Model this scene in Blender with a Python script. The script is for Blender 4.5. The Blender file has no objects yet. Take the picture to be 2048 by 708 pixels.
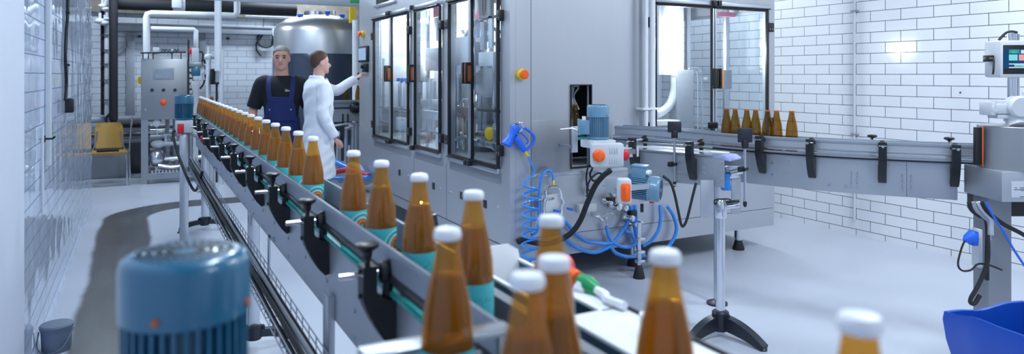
import bpy, bmesh, math, random
from mathutils import Vector, Matrix, Quaternion
random.seed(7)
PI = math.pi
col = bpy.context.scene.collection
V = Vector

# ---------------------------------------------------------------- camera model (used to place things by measuring the photo)
F, CX, HY = 1400.0, 1024.0, 150.0
YAW = math.radians(28.0)
CS, SN = math.cos(YAW), math.sin(YAW)
EYE = 1.55
def ray(u, v):
    k = (u - CX) / F
    return V((k * CS + SN, CS - k * SN, (HY - v) / F))
def at(u, v, t):
    r = ray(u, v); return V((r.x * t, r.y * t, EYE + r.z * t))
def on_x(u, v, X): return at(u, v, X / ray(u, v).x)
def on_y(u, v, Y): return at(u, v, Y / ray(u, v).y)
def on_z(u, v, Z): return at(u, v, (Z - EYE) / ray(u, v).z)

# ---------------------------------------------------------------- mesh builder
def frame_of(d):
    d = V(d).normalized()
    a = V((0, 0, 1)) if abs(d.z) < 0.9 else V((1, 0, 0))
    x = a.cross(d).normalized()
    return x, d.cross(x).normalized(), d
def smooth_path(pts, sub=6, closed=False):
    pts = [V(p) for p in pts]; n = len(pts)
    if n < 3: return pts
    out = []
    m = n if closed else n - 1
    for i in range(m):
        p1, p2 = pts[i], pts[(i + 1) % n]
        p0 = pts[(i - 1) % n] if (closed or i > 0) else p1 * 2 - p2
        p3 = pts[(i + 2) % n] if (closed or i + 2 < n) else p2 * 2 - p1
        for j in range(sub):
            t = j / sub
            out.append(0.5 * ((2 * p1) + (p2 - p0) * t + (2 * p0 - 5 * p1 + 4 * p2 - p3) * t * t + (3 * p1 - p0 - 3 * p2 + p3) * t ** 3))
    if not closed: out.append(pts[-1])
    return out

class MB:
    def __init__(s): s.v = []; s.f = []; s.m = []; s.cur = 0
    def mi(s, i): s.cur = i; return s
    def add(s, vs, fs):
        o = len(s.v); s.v += [V(p) for p in vs]
        for f in fs: s.f.append(tuple(i + o for i in f)); s.m.append(s.cur)
        return s
    def bm(s, b, mat=None):
        b.verts.index_update()
        vs = [(mat @ p.co if mat else p.co.copy()) for p in b.verts]
        fs = [tuple(p.index for p in f.verts) for f in b.faces]
        b.free(); return s.add(vs, fs)
    def box(s, c, size, bev=0.0, rot=None, seg=2):
        b = bmesh.new(); bmesh.ops.create_cube(b, size=1.0)
        bmesh.ops.scale(b, vec=V(size), verts=b.verts)
        if bev > 0: bmesh.ops.bevel(b, geom=list(b.edges), offset=min(bev, 0.49 * min(size)), segments=seg, affect='EDGES', profile=0.5)
        M = Matrix.Translation(V(c))
        if rot is not None: M = M @ (rot.to_4x4() if not isinstance(rot, (int, float)) else Matrix.Rotation(rot, 4, 'Z'))
        return s.bm(b, M)
    def b2(s, lo, hi, bev=0.0):
        lo, hi = V(lo), V(hi)
        return s.box((lo + hi) / 2, [abs(q) for q in (hi - lo)], bev)
    def cyl(s, p0, p1, r0, r1=None, n=16):
        p0, p1 = V(p0), V(p1); r1 = r0 if r1 is None else r1
        x, y, d = frame_of(p1 - p0); vs = []
        for p, r in ((p0, r0), (p1, r1)):
            for i in range(n):
                a = 2 * PI * i / n; vs.append(p + x * (r * math.cos(a)) + y * (r * math.sin(a)))
        fs = [(i, (i + 1) % n, n + (i + 1) % n, n + i) for i in range(n)]
        fs += [tuple(reversed(range(n))), tuple(range(n, 2 * n))]
        return s.add(vs, fs)
    def lathe(s, prof, o=(0, 0, 0), axis=(0, 0, 1), n=24, cap=True):
        o = V(o); x, y, d = frame_of(axis)
        if abs(d.z) > .999: x, y, d = V((1, 0, 0)), V((0, 1, 0)), V((0, 0, 1)) * (1 if d.z > 0 else -1)
        vs = []; fs = []
        for r, z in prof:
            for i in range(n):
                a = 2 * PI * i / n; vs.append(o + d * z + x * (r * math.cos(a)) + y * (r * math.sin(a)))
        for k in range(len(prof) - 1):
            for i in range(n):
                j = (i + 1) % n; fs.append((k * n + i, k * n + j, (k + 1) * n + j, (k + 1) * n + i))
        if cap:
            fs.append(tuple(reversed(range(n)))); fs.append(tuple(range((len(prof) - 1) * n, len(prof) * n)))
        return s.add(vs, fs)
    def tube(s, pts, r, n=8, closed=False, sm=0):
        if sm: pts = smooth_path(pts, sm, closed)
        pts = [V(p) for p in pts]; N = len(pts); vs = []; fs = []
        rs = r if isinstance(r, (list, tuple)) else [r] * N
        if len(rs) != N: rs = [rs[min(len(rs) - 1, int(i / max(1, N - 1) * (len(rs) - 1) + .5))] for i in range(N)] if not sm else \
            [rs[int(i * (len(rs) - 1) / (N - 1))] * (1 - (i * (len(rs) - 1) / (N - 1)) % 1) + rs[min(len(rs) - 1, int(i * (len(rs) - 1) / (N - 1)) + 1)] * ((i * (len(rs) - 1) / (N - 1)) % 1) for i in range(N)]
        px = None
        for i in range(N):
            a = pts[i - 1] if (i > 0 or closed) else pts[i]
            b = pts[(i + 1) % N] if (i < N - 1 or closed) else pts[i]
            d = (b - a)
            if d.length < 1e-9: d = V((0, 0, 1))
            d.normalize()
            if px is None: x = frame_of(d)[0]
            else:
                x = px - d * px.dot(d)
                x = frame_of(d)[0] if x.length < 1e-6 else x.normalized()
            px = x; y = d.cross(x)
            for k in range(n):
                t = 2 * PI * k / n; vs.append(pts[i] + x * (rs[i] * math.cos(t)) + y * (rs[i] * math.sin(t)))
        m = N if closed else N - 1
        for i in range(m):
            for k in range(n):
                j = (i + 1) % N; k2 = (k + 1) % n
                fs.append((i * n + k, i * n + k2, j * n + k2, j * n + k))
        if not closed: fs += [tuple(reversed(range(n))), tuple(range((N - 1) * n, N * n))]
        return s.add(vs, fs)
    def prism(s, poly, O, U, W, D):
        """polygon (a, b) in the plane O + a U + b W, extruded by the vector D"""
        O, U, W, D = V(O), V(U), V(W), V(D); n = len(poly)
        if U.cross(W).dot(D) < 0: poly = list(reversed(poly))
        vs = [O + U * a + W * b for a, b in poly]; vs += [p + D for p in vs]
        fs = [tuple(reversed(range(n))), tuple(range(n, 2 * n))] + [(i, (i + 1) % n, n + (i + 1) % n, n + i) for i in range(n)]
        return s.add(vs, fs)
    def ell(s, c, r, n=12, rot=None):
        b = bmesh.new(); bmesh.ops.create_uvsphere(b, u_segments=n, v_segments=max(6, n * 2 // 3), radius=1.0)
        r = (r, r, r) if isinstance(r, (int, float)) else r
        M = Matrix.Translation(V(c)) @ (rot.to_4x4() if rot is not None else Matrix.Identity(4)) @ Matrix.Diagonal((r[0], r[1], r[2], 1))
        return s.bm(b, M)
    def loft(s, rings, n=20):
        """rings: (centre, rx, ry) with horizontal ellipses"""
        vs = []; fs = []
        for c, rx, ry in rings:
            for i in range(n):
                a = 2 * PI * i / n; vs.append(V(c) + V((rx * math.cos(a), ry * math.sin(a), 0)))
        for k in range(len(rings) - 1):
            for i in range(n):
                j = (i + 1) % n; fs.append((k * n + i, k * n + j, (k + 1) * n + j, (k + 1) * n + i))
        fs += [tuple(reversed(range(n))), tuple(range((len(rings) - 1) * n, len(rings) * n))]
        return s.add(vs, fs)
    def sweep(s, sec, path):
        """closed section [(sideways, z)] swept along a plan path; sideways is to the right of travel"""
        P = [V(p) for p in path]; vs = []; fs = []; n = len(sec); N = len(P)
        for i in range(N):
            d = (P[min(i + 1, N - 1)] - P[max(i - 1, 0)]); d.z = 0; d.normalize()
            r = V((d.y, -d.x, 0))
            for a, z in sec: vs.append(P[i] + r * a + V((0, 0, z)))
        for i in range(N - 1):
            for k in range(n):
                k2 = (k + 1) % n; fs.append((i * n + k, (i + 1) * n + k, (i + 1) * n + k2, i * n + k2))
        fs += [tuple(range(n)), tuple(reversed(range((N - 1) * n, N * n)))]
        return s.add(vs, fs)
    def torus(s, c, axis, R, r, n=24, m=8):
        x, y, d = frame_of(axis)
        return s.tube([V(c) + x * (R * math.cos(2 * PI * i / n)) + y * (R * math.sin(2 * PI * i / n)) for i in range(n)], r, m, closed=True)
    def mesh(s, name, mats, off=V((0, 0, 0)), flat=False, ang=35):
        me = bpy.data.meshes.new(name)
        me.from_pydata([tuple(p - off) for p in s.v], [], s.f)
        for m in (mats if isinstance(mats, (list, tuple)) else [mats]): me.materials.append(m)
        me.polygons.foreach_set('material_index', s.m)
        b = bmesh.new(); b.from_mesh(me); bmesh.ops.recalc_face_normals(b, faces=b.faces); b.to_mesh(me); b.free()
        if not flat:
            me.polygons.foreach_set('use_smooth', [True] * len(me.polygons))
            me.set_sharp_from_angle(angle=math.radians(ang))
        me.update(); return me
    def low(s):
        lo = V([min(p[i] for p in s.v) for i in range(3)]); hi = V([max(p[i] for p in s.v) for i in range(3)])
        return V(((lo.x + hi.x) / 2, (lo.y + hi.y) / 2, lo.z))

def tagit(o, label, cat, group=None, kind=None):
    if label: o['label'] = label
    if cat: o['category'] = cat
    if group: o['group'] = group
    if kind: o['kind'] = kind
    return o
def T(name, label, cat, loc=(0, 0, 0), group=None):
    o = bpy.data.objects.new(name, None); col.objects.link(o); o.location = loc; o.empty_display_size = .05
    o['base'] = [float(q) for q in loc]
    return tagit(o, label, cat, group)
def base_of(o):
    while o.parent is not None: o = o.parent
    return V(o['base']) if 'base' in o else V((0, 0, 0))
def P(name, mb, mats, parent, label=None, **kw):
    """a part: built in the place's coordinates, stored relative to its thing's base"""
    me = mb.mesh(name, mats, base_of(parent), **kw)
    o = bpy.data.objects.new(name, me); col.objects.link(o); o.parent = parent
    if label: o['label'] = label
    return o
def S(name, mb, mats, label=None, cat=None, group=None, kind=None, **kw):
    """a thing (or piece of the setting) that is one mesh"""
    off = mb.low() if kind != 'structure' else V((0, 0, 0))
    o = bpy.data.objects.new(name, mb.mesh(name, mats, off, **kw)); col.objects.link(o); o.location = off
    return tagit(o, label, cat, group, kind)
def copy_tree(o, parent=None):
    c = o.copy(); col.objects.link(c); c.parent = parent
    for ch in list(o.children): copy_tree(ch, c)
    return c
def text_mb(txt, size, O, U, W, thick=.0006, align='LEFT'):
    cu = bpy.data.curves.new('lettering', 'FONT'); cu.body = txt; cu.size = size; cu.align_x = align; cu.resolution_u = 3
    ob = bpy.data.objects.new('lettering', cu); col.objects.link(ob)
    dg = bpy.context.evaluated_depsgraph_get(); dg.update()
    me = bpy.data.meshes.new_from_object(ob.evaluated_get(dg))
    mb = MB(); U, W = V(U).normalized(), V(W).normalized(); N = U.cross(W)
    mb.add([V(O) + U * q.co.x + W * q.co.y + N * thick for q in me.vertices], [tuple(p.vertices) for p in me.polygons])
    bpy.data.objects.remove(ob); bpy.data.curves.remove(cu); bpy.data.meshes.remove(me)
    return mb
def fuse(mb, voxel, it=6, fac=.5):
    """one continuous surface out of overlapping closed pieces"""
    me = mb.mesh('fuse', [])
    ob = bpy.data.objects.new('fuse', me); col.objects.link(ob)
    r = ob.modifiers.new('r', 'REMESH'); r.mode = 'VOXEL'; r.voxel_size = voxel
    sm = ob.modifiers.new('s', 'SMOOTH'); sm.iterations = it; sm.factor = fac
    dg = bpy.context.evaluated_depsgraph_get(); dg.update()
    m2 = bpy.data.meshes.new_from_object(ob.evaluated_get(dg))
    out = MB(); out.add([q.co.copy() for q in m2.vertices], [tuple(p.vertices) for p in m2.polygons])
    bpy.data.objects.remove(ob); bpy.data.meshes.remove(me); bpy.data.meshes.remove(m2)
    return out

# ---------------------------------------------------------------- materials
def newmat(name):
    m = bpy.data.materials.new(name); m.use_nodes = True; nt = m.node_tree
    return m, nt, nt.nodes['Principled BSDF'], nt.nodes['Material Output']
def N(nt, t, **kw):
    n = nt.nodes.new(t)
    for k, v in kw.items():
        if k in n.inputs: n.inputs[k].default_value = v
        else: setattr(n, k, v)
    return n
def math_(nt, op, a, b=None, c=None):
    n = nt.nodes.new('ShaderNodeMath'); n.operation = op
    for i, q in enumerate((a, b, c)):
        if q is None: continue
        if isinstance(q, (int, float)): n.inputs[i].default_value = q
        else: nt.links.new(q, n.inputs[i])
    return n.outputs[0]
def c4(c): return (c[0], c[1], c[2], 1.0)
def mat(name, color, rough=.5, metal=0.0, var=.06, scale=8.0, stretch=(1, 1, 1), coat=0.0, bump=0.0, emit=0.0, spec=.5, rvar=0.0):
    m, nt, p, out = newmat(name)
    p.inputs['Roughness'].default_value = rough; p.inputs['Metallic'].default_value = metal
    p.inputs['Coat Weight'].default_value = coat; p.inputs['Specular IOR Level'].default_value = spec
    tc = N(nt, 'ShaderNodeTexCoord'); mp = N(nt, 'ShaderNodeMapping'); mp.inputs['Scale'].default_value = stretch
    nt.links.new(tc.outputs['Object'], mp.inputs['Vector'])
    nz = N(nt, 'ShaderNodeTexNoise', Scale=scale, Detail=4.0); nt.links.new(mp.outputs[0], nz.inputs['Vector'])
    mx = N(nt, 'ShaderNodeMix'); mx.data_type = 'RGBA'
    mx.inputs[6].default_value = c4([q * (1 - var) for q in color]); mx.inputs[7].default_value = c4([min(1, q * (1 + var)) for q in color])
    nt.links.new(nz.outputs['Fac'], mx.inputs[0]); nt.links.new(mx.outputs[2], p.inputs['Base Color'])
    if rvar: nt.links.new(math_(nt, 'MULTIPLY_ADD', nz.outputs['Fac'], rvar * 2, rough - rvar), p.inputs['Roughness'])
    if bump:
        b = N(nt, 'ShaderNodeBump', Strength=bump, Distance=.002); nt.links.new(nz.outputs['Fac'], b.inputs['Height']); nt.links.new(b.outputs[0], p.inputs['Normal'])
    if emit:
        p.inputs['Emission Color'].default_value = c4(color); p.inputs['Emission Strength'].default_value = emit
    return m
def tile_mat(name, axis, tile, grout, rough, a0, z0, var=.02, mortar=.0028, wob=.25, dirt=0.0):
    """glazed 30 x 10 cm wall tiles in running bond; axis is the wall's long direction"""
    m, nt, p, out = newmat(name)
    g = N(nt, 'ShaderNodeNewGeometry'); sp = N(nt, 'ShaderNodeSeparateXYZ'); nt.links.new(g.outputs['Position'], sp.inputs[0])
    cb = N(nt, 'ShaderNodeCombineXYZ')
    nt.links.new(math_(nt, 'ADD', sp.outputs[axis], a0), cb.inputs[0]); nt.links.new(math_(nt, 'ADD', sp.outputs['Z'], z0), cb.inputs[1])
    br = N(nt, 'ShaderNodeTexBrick'); br.offset = .5; br.offset_frequency = 2; br.squash = 1.0
    br.inputs['Scale'].default_value = 1.0; br.inputs['Brick Width'].default_value = .3; br.inputs['Row Height'].default_value = .1
    br.inputs['Mortar Size'].default_value = mortar; br.inputs['Mortar Smooth'].default_value = .1; br.inputs['Bias'].default_value = 0
    br.inputs['Color1'].default_value = c4([q * (1 - var) for q in tile]); br.inputs['Color2'].default_value = c4([min(1, q * (1 + var)) for q in tile]); br.inputs['Mortar'].default_value = c4(grout)
    nt.links.new(cb.outputs[0], br.inputs['Vector'])
    nt.links.new(br.outputs['Color'], p.inputs['Base Color'])
    nt.links.new(math_(nt, 'MULTIPLY_ADD', br.outputs['Fac'], .6, rough), p.inputs['Roughness'])
    nz = N(nt, 'ShaderNodeTexNoise', Scale=3.5, Detail=1.0); nt.links.new(g.outputs['Position'], nz.inputs['Vector'])
    b1 = N(nt, 'ShaderNodeBump', Strength=wob, Distance=.02); nt.links.new(nz.outputs['Fac'], b1.inputs['Height'])
    b2 = N(nt, 'ShaderNodeBump', Strength=.4, Distance=.002); nt.links.new(math_(nt, 'SUBTRACT', 1.0, br.outputs['Fac']), b2.inputs['Height'])
    nt.links.new(b1.outputs[0], b2.inputs['Normal']); nt.links.new(b2.outputs[0], p.inputs['Normal'])
    return m
def thin_glass(name, tint, refl=.9, haze=0.0, hcol=(1, 1, 1)):
    m, nt, p, out = newmat(name); nt.nodes.remove(p)
    tr = N(nt, 'ShaderNodeBsdfTransparent'); tr.inputs[0].default_value = c4(tint)
    gl = N(nt, 'ShaderNodeBsdfGlossy', Roughness=.03); gl.inputs[0].default_value = (.95, .97, 1, 1)
    lw = N(nt, 'ShaderNodeLayerWeight', Blend=.5); mx = N(nt, 'ShaderNodeMixShader')
    nt.links.new(math_(nt, 'MULTIPLY_ADD', math_(nt, 'POWER', lw.outputs['Facing'], 5.0), refl, .035), mx.inputs[0]); body = tr.outputs[0]
    if haze:
        df = N(nt, 'ShaderNodeBsdfDiffuse'); tl = N(nt, 'ShaderNodeBsdfTranslucent'); df.inputs[0].default_value = c4(hcol); tl.inputs[0].default_value = c4(hcol)
        ad = N(nt, 'ShaderNodeMixShader', Fac=.5); nt.links.new(df.outputs[0], ad.inputs[1]); nt.links.new(tl.outputs[0], ad.inputs[2])
        hz = N(nt, 'ShaderNodeMixShader', Fac=haze); nt.links.new(body, hz.inputs[1]); nt.links.new(ad.outputs[0], hz.inputs[2]); body = hz.outputs[0]
    nt.links.new(body, mx.inputs[1]); nt.links.new(gl.outputs[0], mx.inputs[2])
    nt.links.new(mx.outputs[0], out.inputs['Surface']); return m
def emit_mat(name, color, s):
    m, nt, p, out = newmat(name); nt.nodes.remove(p)
    e = N(nt, 'ShaderNodeEmission', Strength=s); e.inputs[0].default_value = c4(color); nt.links.new(e.outputs[0], out.inputs['Surface']); return m

M = {}
M['plaster'] = mat('white plaster', (.68, .73, .84), .6, var=.02, bump=.05)
M['ceil'] = mat('rough concrete ceiling', (.30, .29, .28), .9, var=.35, scale=5, bump=.5)
M['oldbrick'] = mat('old brown concrete', (.23, .20, .17), .9, var=.5, scale=9, bump=.8)
M['steel_mid'] = mat('dull cabinet steel', (.36, .375, .40), .42, .75, var=.05, scale=3, stretch=(1, 1, .15))
M['steel'] = mat('brushed stainless sheet', (.52, .54, .575), .42, .75, var=.05, scale=3, stretch=(1, 1, .15), rvar=.04)
M['steel_dk'] = mat('dark steel sheet', (.30, .32, .35), .42, .7, var=.08, scale=3)  # darker steel tone for plates, pans and posts
M['steel_plate'] = mat('conveyor steel plate', (.46, .49, .535), .38, .7, var=.05, scale=5, rvar=.05)
M['polish'] = mat('polished steel tube', (.72, .74, .77), .18, 1.0, var=.03)
M['alu'] = mat('anodised aluminium', (.60, .63, .68), .3, .9, var=.03)
M['rail'] = mat('grey rail plastic', (.25, .29, .35), .35, .15, var=.05)
M['black'] = mat('black plastic', (.010, .011, .014), .38, var=.2)
M['rubber'] = mat('black rubber', (.013, .014, .016), .6, var=.2)
M['navyfoot'] = mat('dark foot casting', (.012, .016, .028), .35, var=.15)
M['blue'] = mat('petrol blue motor enamel', (.020, .13, .235), .28, var=.05, coat=.4)
M['blue_lt'] = mat('pale blue motor enamel', (.13, .27, .40), .32, var=.05, coat=.3)
M['gunblue'] = mat('bright blue rubber', (.015, .14, .75), .4, var=.05)
M['hoseblue'] = mat('blue air hose', (.035, .27, .80), .25, var=.05, coat=.4)
M['hosered'] = mat('red hose', (.55, .04, .08), .35, var=.08)
M['hosepale'] = mat('pale violet hose', (.42, .48, .85), .35, var=.05)
M['bagblue'] = mat('blue bin liner', (.005, .07, .44), .32, var=.12, scale=6, bump=.3)
M['orange'] = mat('orange switch plastic', (.95, .13, .01), .35, var=.05)
M['amberh'] = mat('amber handle plastic', (.90, .32, .02), .35, var=.05)
M['rust'] = mat('brown orange handle', (.45, .11, .02), .4, var=.08)
M['red'] = mat('red plastic', (.65, .015, .025), .35, var=.05)
M['yellow'] = mat('yellow paint', (.88, .60, .02), .45, var=.06)
M['green'] = mat('green plastic', (.01, .30, .09), .35, var=.05)
M['teal'] = mat('teal wear strip', (.02, .26, .25), .4, var=.06)
M['white'] = mat('white plastic', (.82, .84, .88), .4, var=.02)
M['cap'] = mat('white bottle cap', (.86, .88, .93), .35, var=.02)
M['whitepipe'] = mat('white painted pipe', (.66, .70, .76), .4, var=.05)
M['greypaint'] = mat('grey painted steel', (.33, .36, .41), .45, var=.08)
M['boxgrey'] = mat('pale grey box plastic', (.58, .61, .65), .4, var=.03)
M['blackpipe'] = mat('black foam insulation', (.008, .009, .013), .7, var=.25, scale=20)
M['ochre'] = mat('mustard moulded wood', (.36, .205, .035), .45, var=.15, scale=4)
M['belt'] = mat('grey chain belt', (.16, .175, .20), .4, .3, var=.15, scale=30)
M['skin'] = mat('skin', (.58, .31, .24), .5, var=.06, scale=12)
M['skin2'] = mat('fair skin', (.62, .34, .28), .5, var=.06, scale=12)
M['hairgrey'] = mat('short grey hair', (.20, .19, .18), .7, var=.5, scale=60, bump=.6)
M['hairbrown'] = mat('brown hair', (.075, .035, .022), .65, var=.4, scale=60, bump=.6)
M['tee'] = mat('black cotton', (.006, .008, .014), .85, var=.3, scale=12)
M['navy'] = mat('navy work cloth', (.008, .020, .115), .8, var=.15, scale=14, bump=.2)
M['coat'] = mat('white coat cloth', (.78, .81, .88), .8, var=.03, scale=9, bump=.25)
M['eye'] = mat('dark eye', (.02, .015, .012), .2, var=.1)
M['lips'] = mat('lips', (.38, .15, .13), .5, var=.05)
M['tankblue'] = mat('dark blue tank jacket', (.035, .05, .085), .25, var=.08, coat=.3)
M['tank'] = mat('satin tank steel', (.62, .64, .67), .36, .85, var=.05, scale=2, stretch=(1, 1, .2))
M['binpl'] = mat('slate bucket plastic', (.14, .18, .26), .45, var=.06)
M['screen'] = emit_mat('lit dark blue screen', (.012, .07, .19), 1.0)
M['scr_cyan'] = emit_mat('lit cyan tile', (.25, .80, .85), .9)
M['scr_pink'] = emit_mat('lit pink tile', (.95, .42, .45), .9)
M['scr_white'] = emit_mat('lit white line', (.75, .85, .95), .9)
M['scr_green'] = emit_mat('lit green tile', (.05, .40, .38), .8)
M['scr_grey'] = mat('grey glass screen', (.34, .40, .47), .12, var=.25, scale=9)
M['scr_blue'] = mat('pale glass screen', (.42, .52, .66), .10, var=.12, scale=5)
M['exit'] = emit_mat('lit green sign', (.06, .75, .38), 1.3)
M['ink'] = mat('black ink', (.02, .02, .03), .6, var=.1)
M['plate'] = mat('pale rating plate', (.62, .66, .72), .35, .1, var=.03)
M['lamp'] = emit_mat('lit lamp tube', (.90, .96, 1.0), 9.0)
M['glass'] = thin_glass('clear door glass', (.92, .95, .965), .8)
M['amber'] = thin_glass('amber bottle glass', (.82, .54, .14), .8, .16, (.95, .55, .06))
M['amber_dk'] = thin_glass('olive amber bottle glass', (.58, .38, .075), .8, .14, (.36, .21, .025))
def beer_mat():
    m, nt, p, out = newmat('beer behind amber glass')
    p.inputs['Base Color'].default_value = (.45, .235, .062, 1); p.inputs['Roughness'].default_value = .04; p.inputs['IOR'].default_value = 1.33
    p.inputs['Transmission Weight'].default_value = .6
    return m
M['beer'] = beer_mat()
def label_mat():
    m, nt, p, out = newmat('turquoise printed label'); p.inputs['Roughness'].default_value = .45
    tc = N(nt, 'ShaderNodeTexCoord'); sp = N(nt, 'ShaderNodeSeparateXYZ'); nt.links.new(tc.outputs['Object'], sp.inputs[0])
    ang = math_(nt, 'ARCTAN2', sp.outputs[1], sp.outputs[0])
    a = math_(nt, 'MULTIPLY', ang, .0378)
    def dist(a0, z0, sx=1.0):
        da = math_(nt, 'MULTIPLY', math_(nt, 'SUBTRACT', a, a0), sx); dz = math_(nt, 'SUBTRACT', sp.outputs[2], z0)
        return math_(nt, 'SQRT', math_(nt, 'ADD', math_(nt, 'MULTIPLY', da, da), math_(nt, 'MULTIPLY', dz, dz)))
    def ramp(src, stops, scale):
        r = nt.nodes.new('ShaderNodeValToRGB'); r.color_ramp.interpolation = 'CONSTANT'; e = r.color_ramp.elements
        nt.links.new(math_(nt, 'MULTIPLY', src, scale), r.inputs[0])
        e[0].position = stops[0][0]; e[0].color = c4(stops[0][1]); e[1].position = stops[1][0]; e[1].color = c4(stops[1][1])
        for s_, c_ in stops[2:]: q = e.new(s_); q.color = c4(c_)
        return r.outputs[0]
    tq, orr, bl, wh, dk = (.07, .52, .57), (.80, .22, .03), (.02, .03, .04), (.70, .80, .78), (.03, .30, .38)
    rings = ramp(dist(0.0, .050), [(0, tq), (.16, bl), (.24, orr), (.46, bl), (.52, wh), (.62, tq), (.74, bl), (.79, tq), (.88, wh), (.94, tq)], 26.0)
    plain_n = N(nt, 'ShaderNodeTexNoise', Scale=60.0, Detail=0.0); nt.links.new(tc.outputs['Object'], plain_n.inputs['Vector'])
    pl = ramp(plain_n.outputs['Fac'], [(0, tq), (.60, dk), (.64, tq)], 1.0)
    mx = N(nt, 'ShaderNodeMix'); mx.data_type = 'RGBA'
    sel = math_(nt, 'LESS_THAN', math_(nt, 'ABSOLUTE', a), .047)
    nt.links.new(sel, mx.inputs[0]); nt.links.new(pl, mx.inputs[6]); nt.links.new(rings, mx.inputs[7])
    nt.links.new(mx.outputs[2], p.inputs['Base Color']); return m
M['label'] = label_mat()
def floor_mat():
    m, nt, p, out = newmat('resin floor')
    g = N(nt, 'ShaderNodeNewGeometry'); sp = N(nt, 'ShaderNodeSeparateXYZ'); nt.links.new(g.outputs['Position'], sp.inputs[0])
    nz = N(nt, 'ShaderNodeTexNoise', Scale=1.1, Detail=5.0, Roughness=.6); nt.links.new(g.outputs['Position'], nz.inputs['Vector'])
    mp = N(nt, 'ShaderNodeMapping'); mp.inputs['Scale'].default_value = (7, .9, 1); nt.links.new(g.outputs['Position'], mp.inputs[0])
    n2 = N(nt, 'ShaderNodeTexNoise', Scale=1.6, Detail=4.0); nt.links.new(mp.outputs[0], n2.inputs['Vector'])
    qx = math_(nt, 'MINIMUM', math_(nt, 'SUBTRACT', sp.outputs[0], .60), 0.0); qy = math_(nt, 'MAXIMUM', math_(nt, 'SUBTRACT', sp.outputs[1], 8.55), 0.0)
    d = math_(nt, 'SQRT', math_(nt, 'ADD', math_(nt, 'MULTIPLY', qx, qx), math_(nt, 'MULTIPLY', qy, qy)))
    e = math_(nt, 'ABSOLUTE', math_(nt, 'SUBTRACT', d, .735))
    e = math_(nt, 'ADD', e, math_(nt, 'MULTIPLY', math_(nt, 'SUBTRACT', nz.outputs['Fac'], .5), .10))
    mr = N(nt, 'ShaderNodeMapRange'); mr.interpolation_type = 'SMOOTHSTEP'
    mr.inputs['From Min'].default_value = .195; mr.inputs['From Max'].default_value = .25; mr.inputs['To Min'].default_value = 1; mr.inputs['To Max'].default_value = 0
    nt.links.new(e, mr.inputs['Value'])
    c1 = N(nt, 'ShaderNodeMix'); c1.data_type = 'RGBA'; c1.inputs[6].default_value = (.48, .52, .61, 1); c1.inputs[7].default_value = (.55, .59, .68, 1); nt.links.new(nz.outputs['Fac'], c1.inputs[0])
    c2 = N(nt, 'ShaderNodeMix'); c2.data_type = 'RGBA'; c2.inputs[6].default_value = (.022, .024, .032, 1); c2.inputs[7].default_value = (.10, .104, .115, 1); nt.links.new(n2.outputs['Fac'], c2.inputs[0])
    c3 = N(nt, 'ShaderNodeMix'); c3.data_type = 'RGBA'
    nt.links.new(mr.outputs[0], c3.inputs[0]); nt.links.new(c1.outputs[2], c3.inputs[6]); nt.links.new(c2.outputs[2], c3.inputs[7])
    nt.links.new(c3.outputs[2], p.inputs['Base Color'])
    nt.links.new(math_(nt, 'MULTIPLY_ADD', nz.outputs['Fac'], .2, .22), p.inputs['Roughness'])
    b = N(nt, 'ShaderNodeBump', Strength=.06, Distance=.01); nt.links.new(nz.outputs['Fac'], b.inputs['Height']); nt.links.new(b.outputs[0], p.inputs['Normal'])
    return m
M['floor'] = floor_mat()
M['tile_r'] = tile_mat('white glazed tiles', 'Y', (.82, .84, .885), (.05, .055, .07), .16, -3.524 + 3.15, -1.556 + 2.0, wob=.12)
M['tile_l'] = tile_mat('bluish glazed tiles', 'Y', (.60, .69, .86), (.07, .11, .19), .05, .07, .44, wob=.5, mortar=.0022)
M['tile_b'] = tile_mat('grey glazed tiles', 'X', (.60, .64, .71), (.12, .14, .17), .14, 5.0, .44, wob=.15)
# ---------------------------------------------------------------- camera, render look
cam = bpy.data.cameras.new('camera'); cam.sensor_width = 36.0; cam.lens = 36.0 * F / 2048.0
cam.shift_y = -(354.0 - HY) / 2048.0; cam.clip_start = .05
cam.dof.use_dof = True; cam.dof.focus_distance = 4.6; cam.dof.aperture_fstop = 2.6
co = bpy.data.objects.new('camera', cam); col.objects.link(co); co.location = (0, 0, EYE); co.rotation_euler = (PI / 2, 0, -YAW)
sc = bpy.context.scene; sc.camera = co
sc.view_settings.view_transform = 'Standard'; sc.view_settings.look = 'None'; sc.view_settings.exposure = 0.0; sc.view_settings.gamma = 1.0
sc.view_settings.use_curve_mapping = False
sc.cycles.max_bounces = 12; sc.cycles.transparent_max_bounces = 24; sc.cycles.transmission_bounces = 12; sc.cycles.sample_clamp_indirect = 6.0
w = bpy.data.worlds.new('world'); sc.world = w; w.use_nodes = True
w.node_tree.nodes['Background'].inputs[0].default_value = (.55, .68, 1.0, 1); w.node_tree.nodes['Background'].inputs[1].default_value = .15

# ---------------------------------------------------------------- the room
def st(name, mb, m): return S(name, mb, m, kind='structure')
XL, XR, YB, CZ = -.51, 6.13, 12.6, 3.4
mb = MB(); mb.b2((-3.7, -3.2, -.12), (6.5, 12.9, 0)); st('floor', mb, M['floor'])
mb = MB(); mb.b2((-3.7, -3.2, CZ), (6.5, 12.9, CZ + .15)); st('ceiling', mb, M['ceil'])
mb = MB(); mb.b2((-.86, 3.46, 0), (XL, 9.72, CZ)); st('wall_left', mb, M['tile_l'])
mb = MB(); mb.b2((-.86, -3.0, 0), (-.42, 3.5, CZ), .012); st('trim_1', mb, M['plaster'])
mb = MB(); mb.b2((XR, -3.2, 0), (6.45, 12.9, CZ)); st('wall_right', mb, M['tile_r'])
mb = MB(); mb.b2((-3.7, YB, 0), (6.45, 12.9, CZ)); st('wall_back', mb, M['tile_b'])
mb = MB(); mb.b2((-3.7, -3.2, 0), (6.45, -3.0, CZ)); st('wall_front', mb, M['plaster'])
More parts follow.
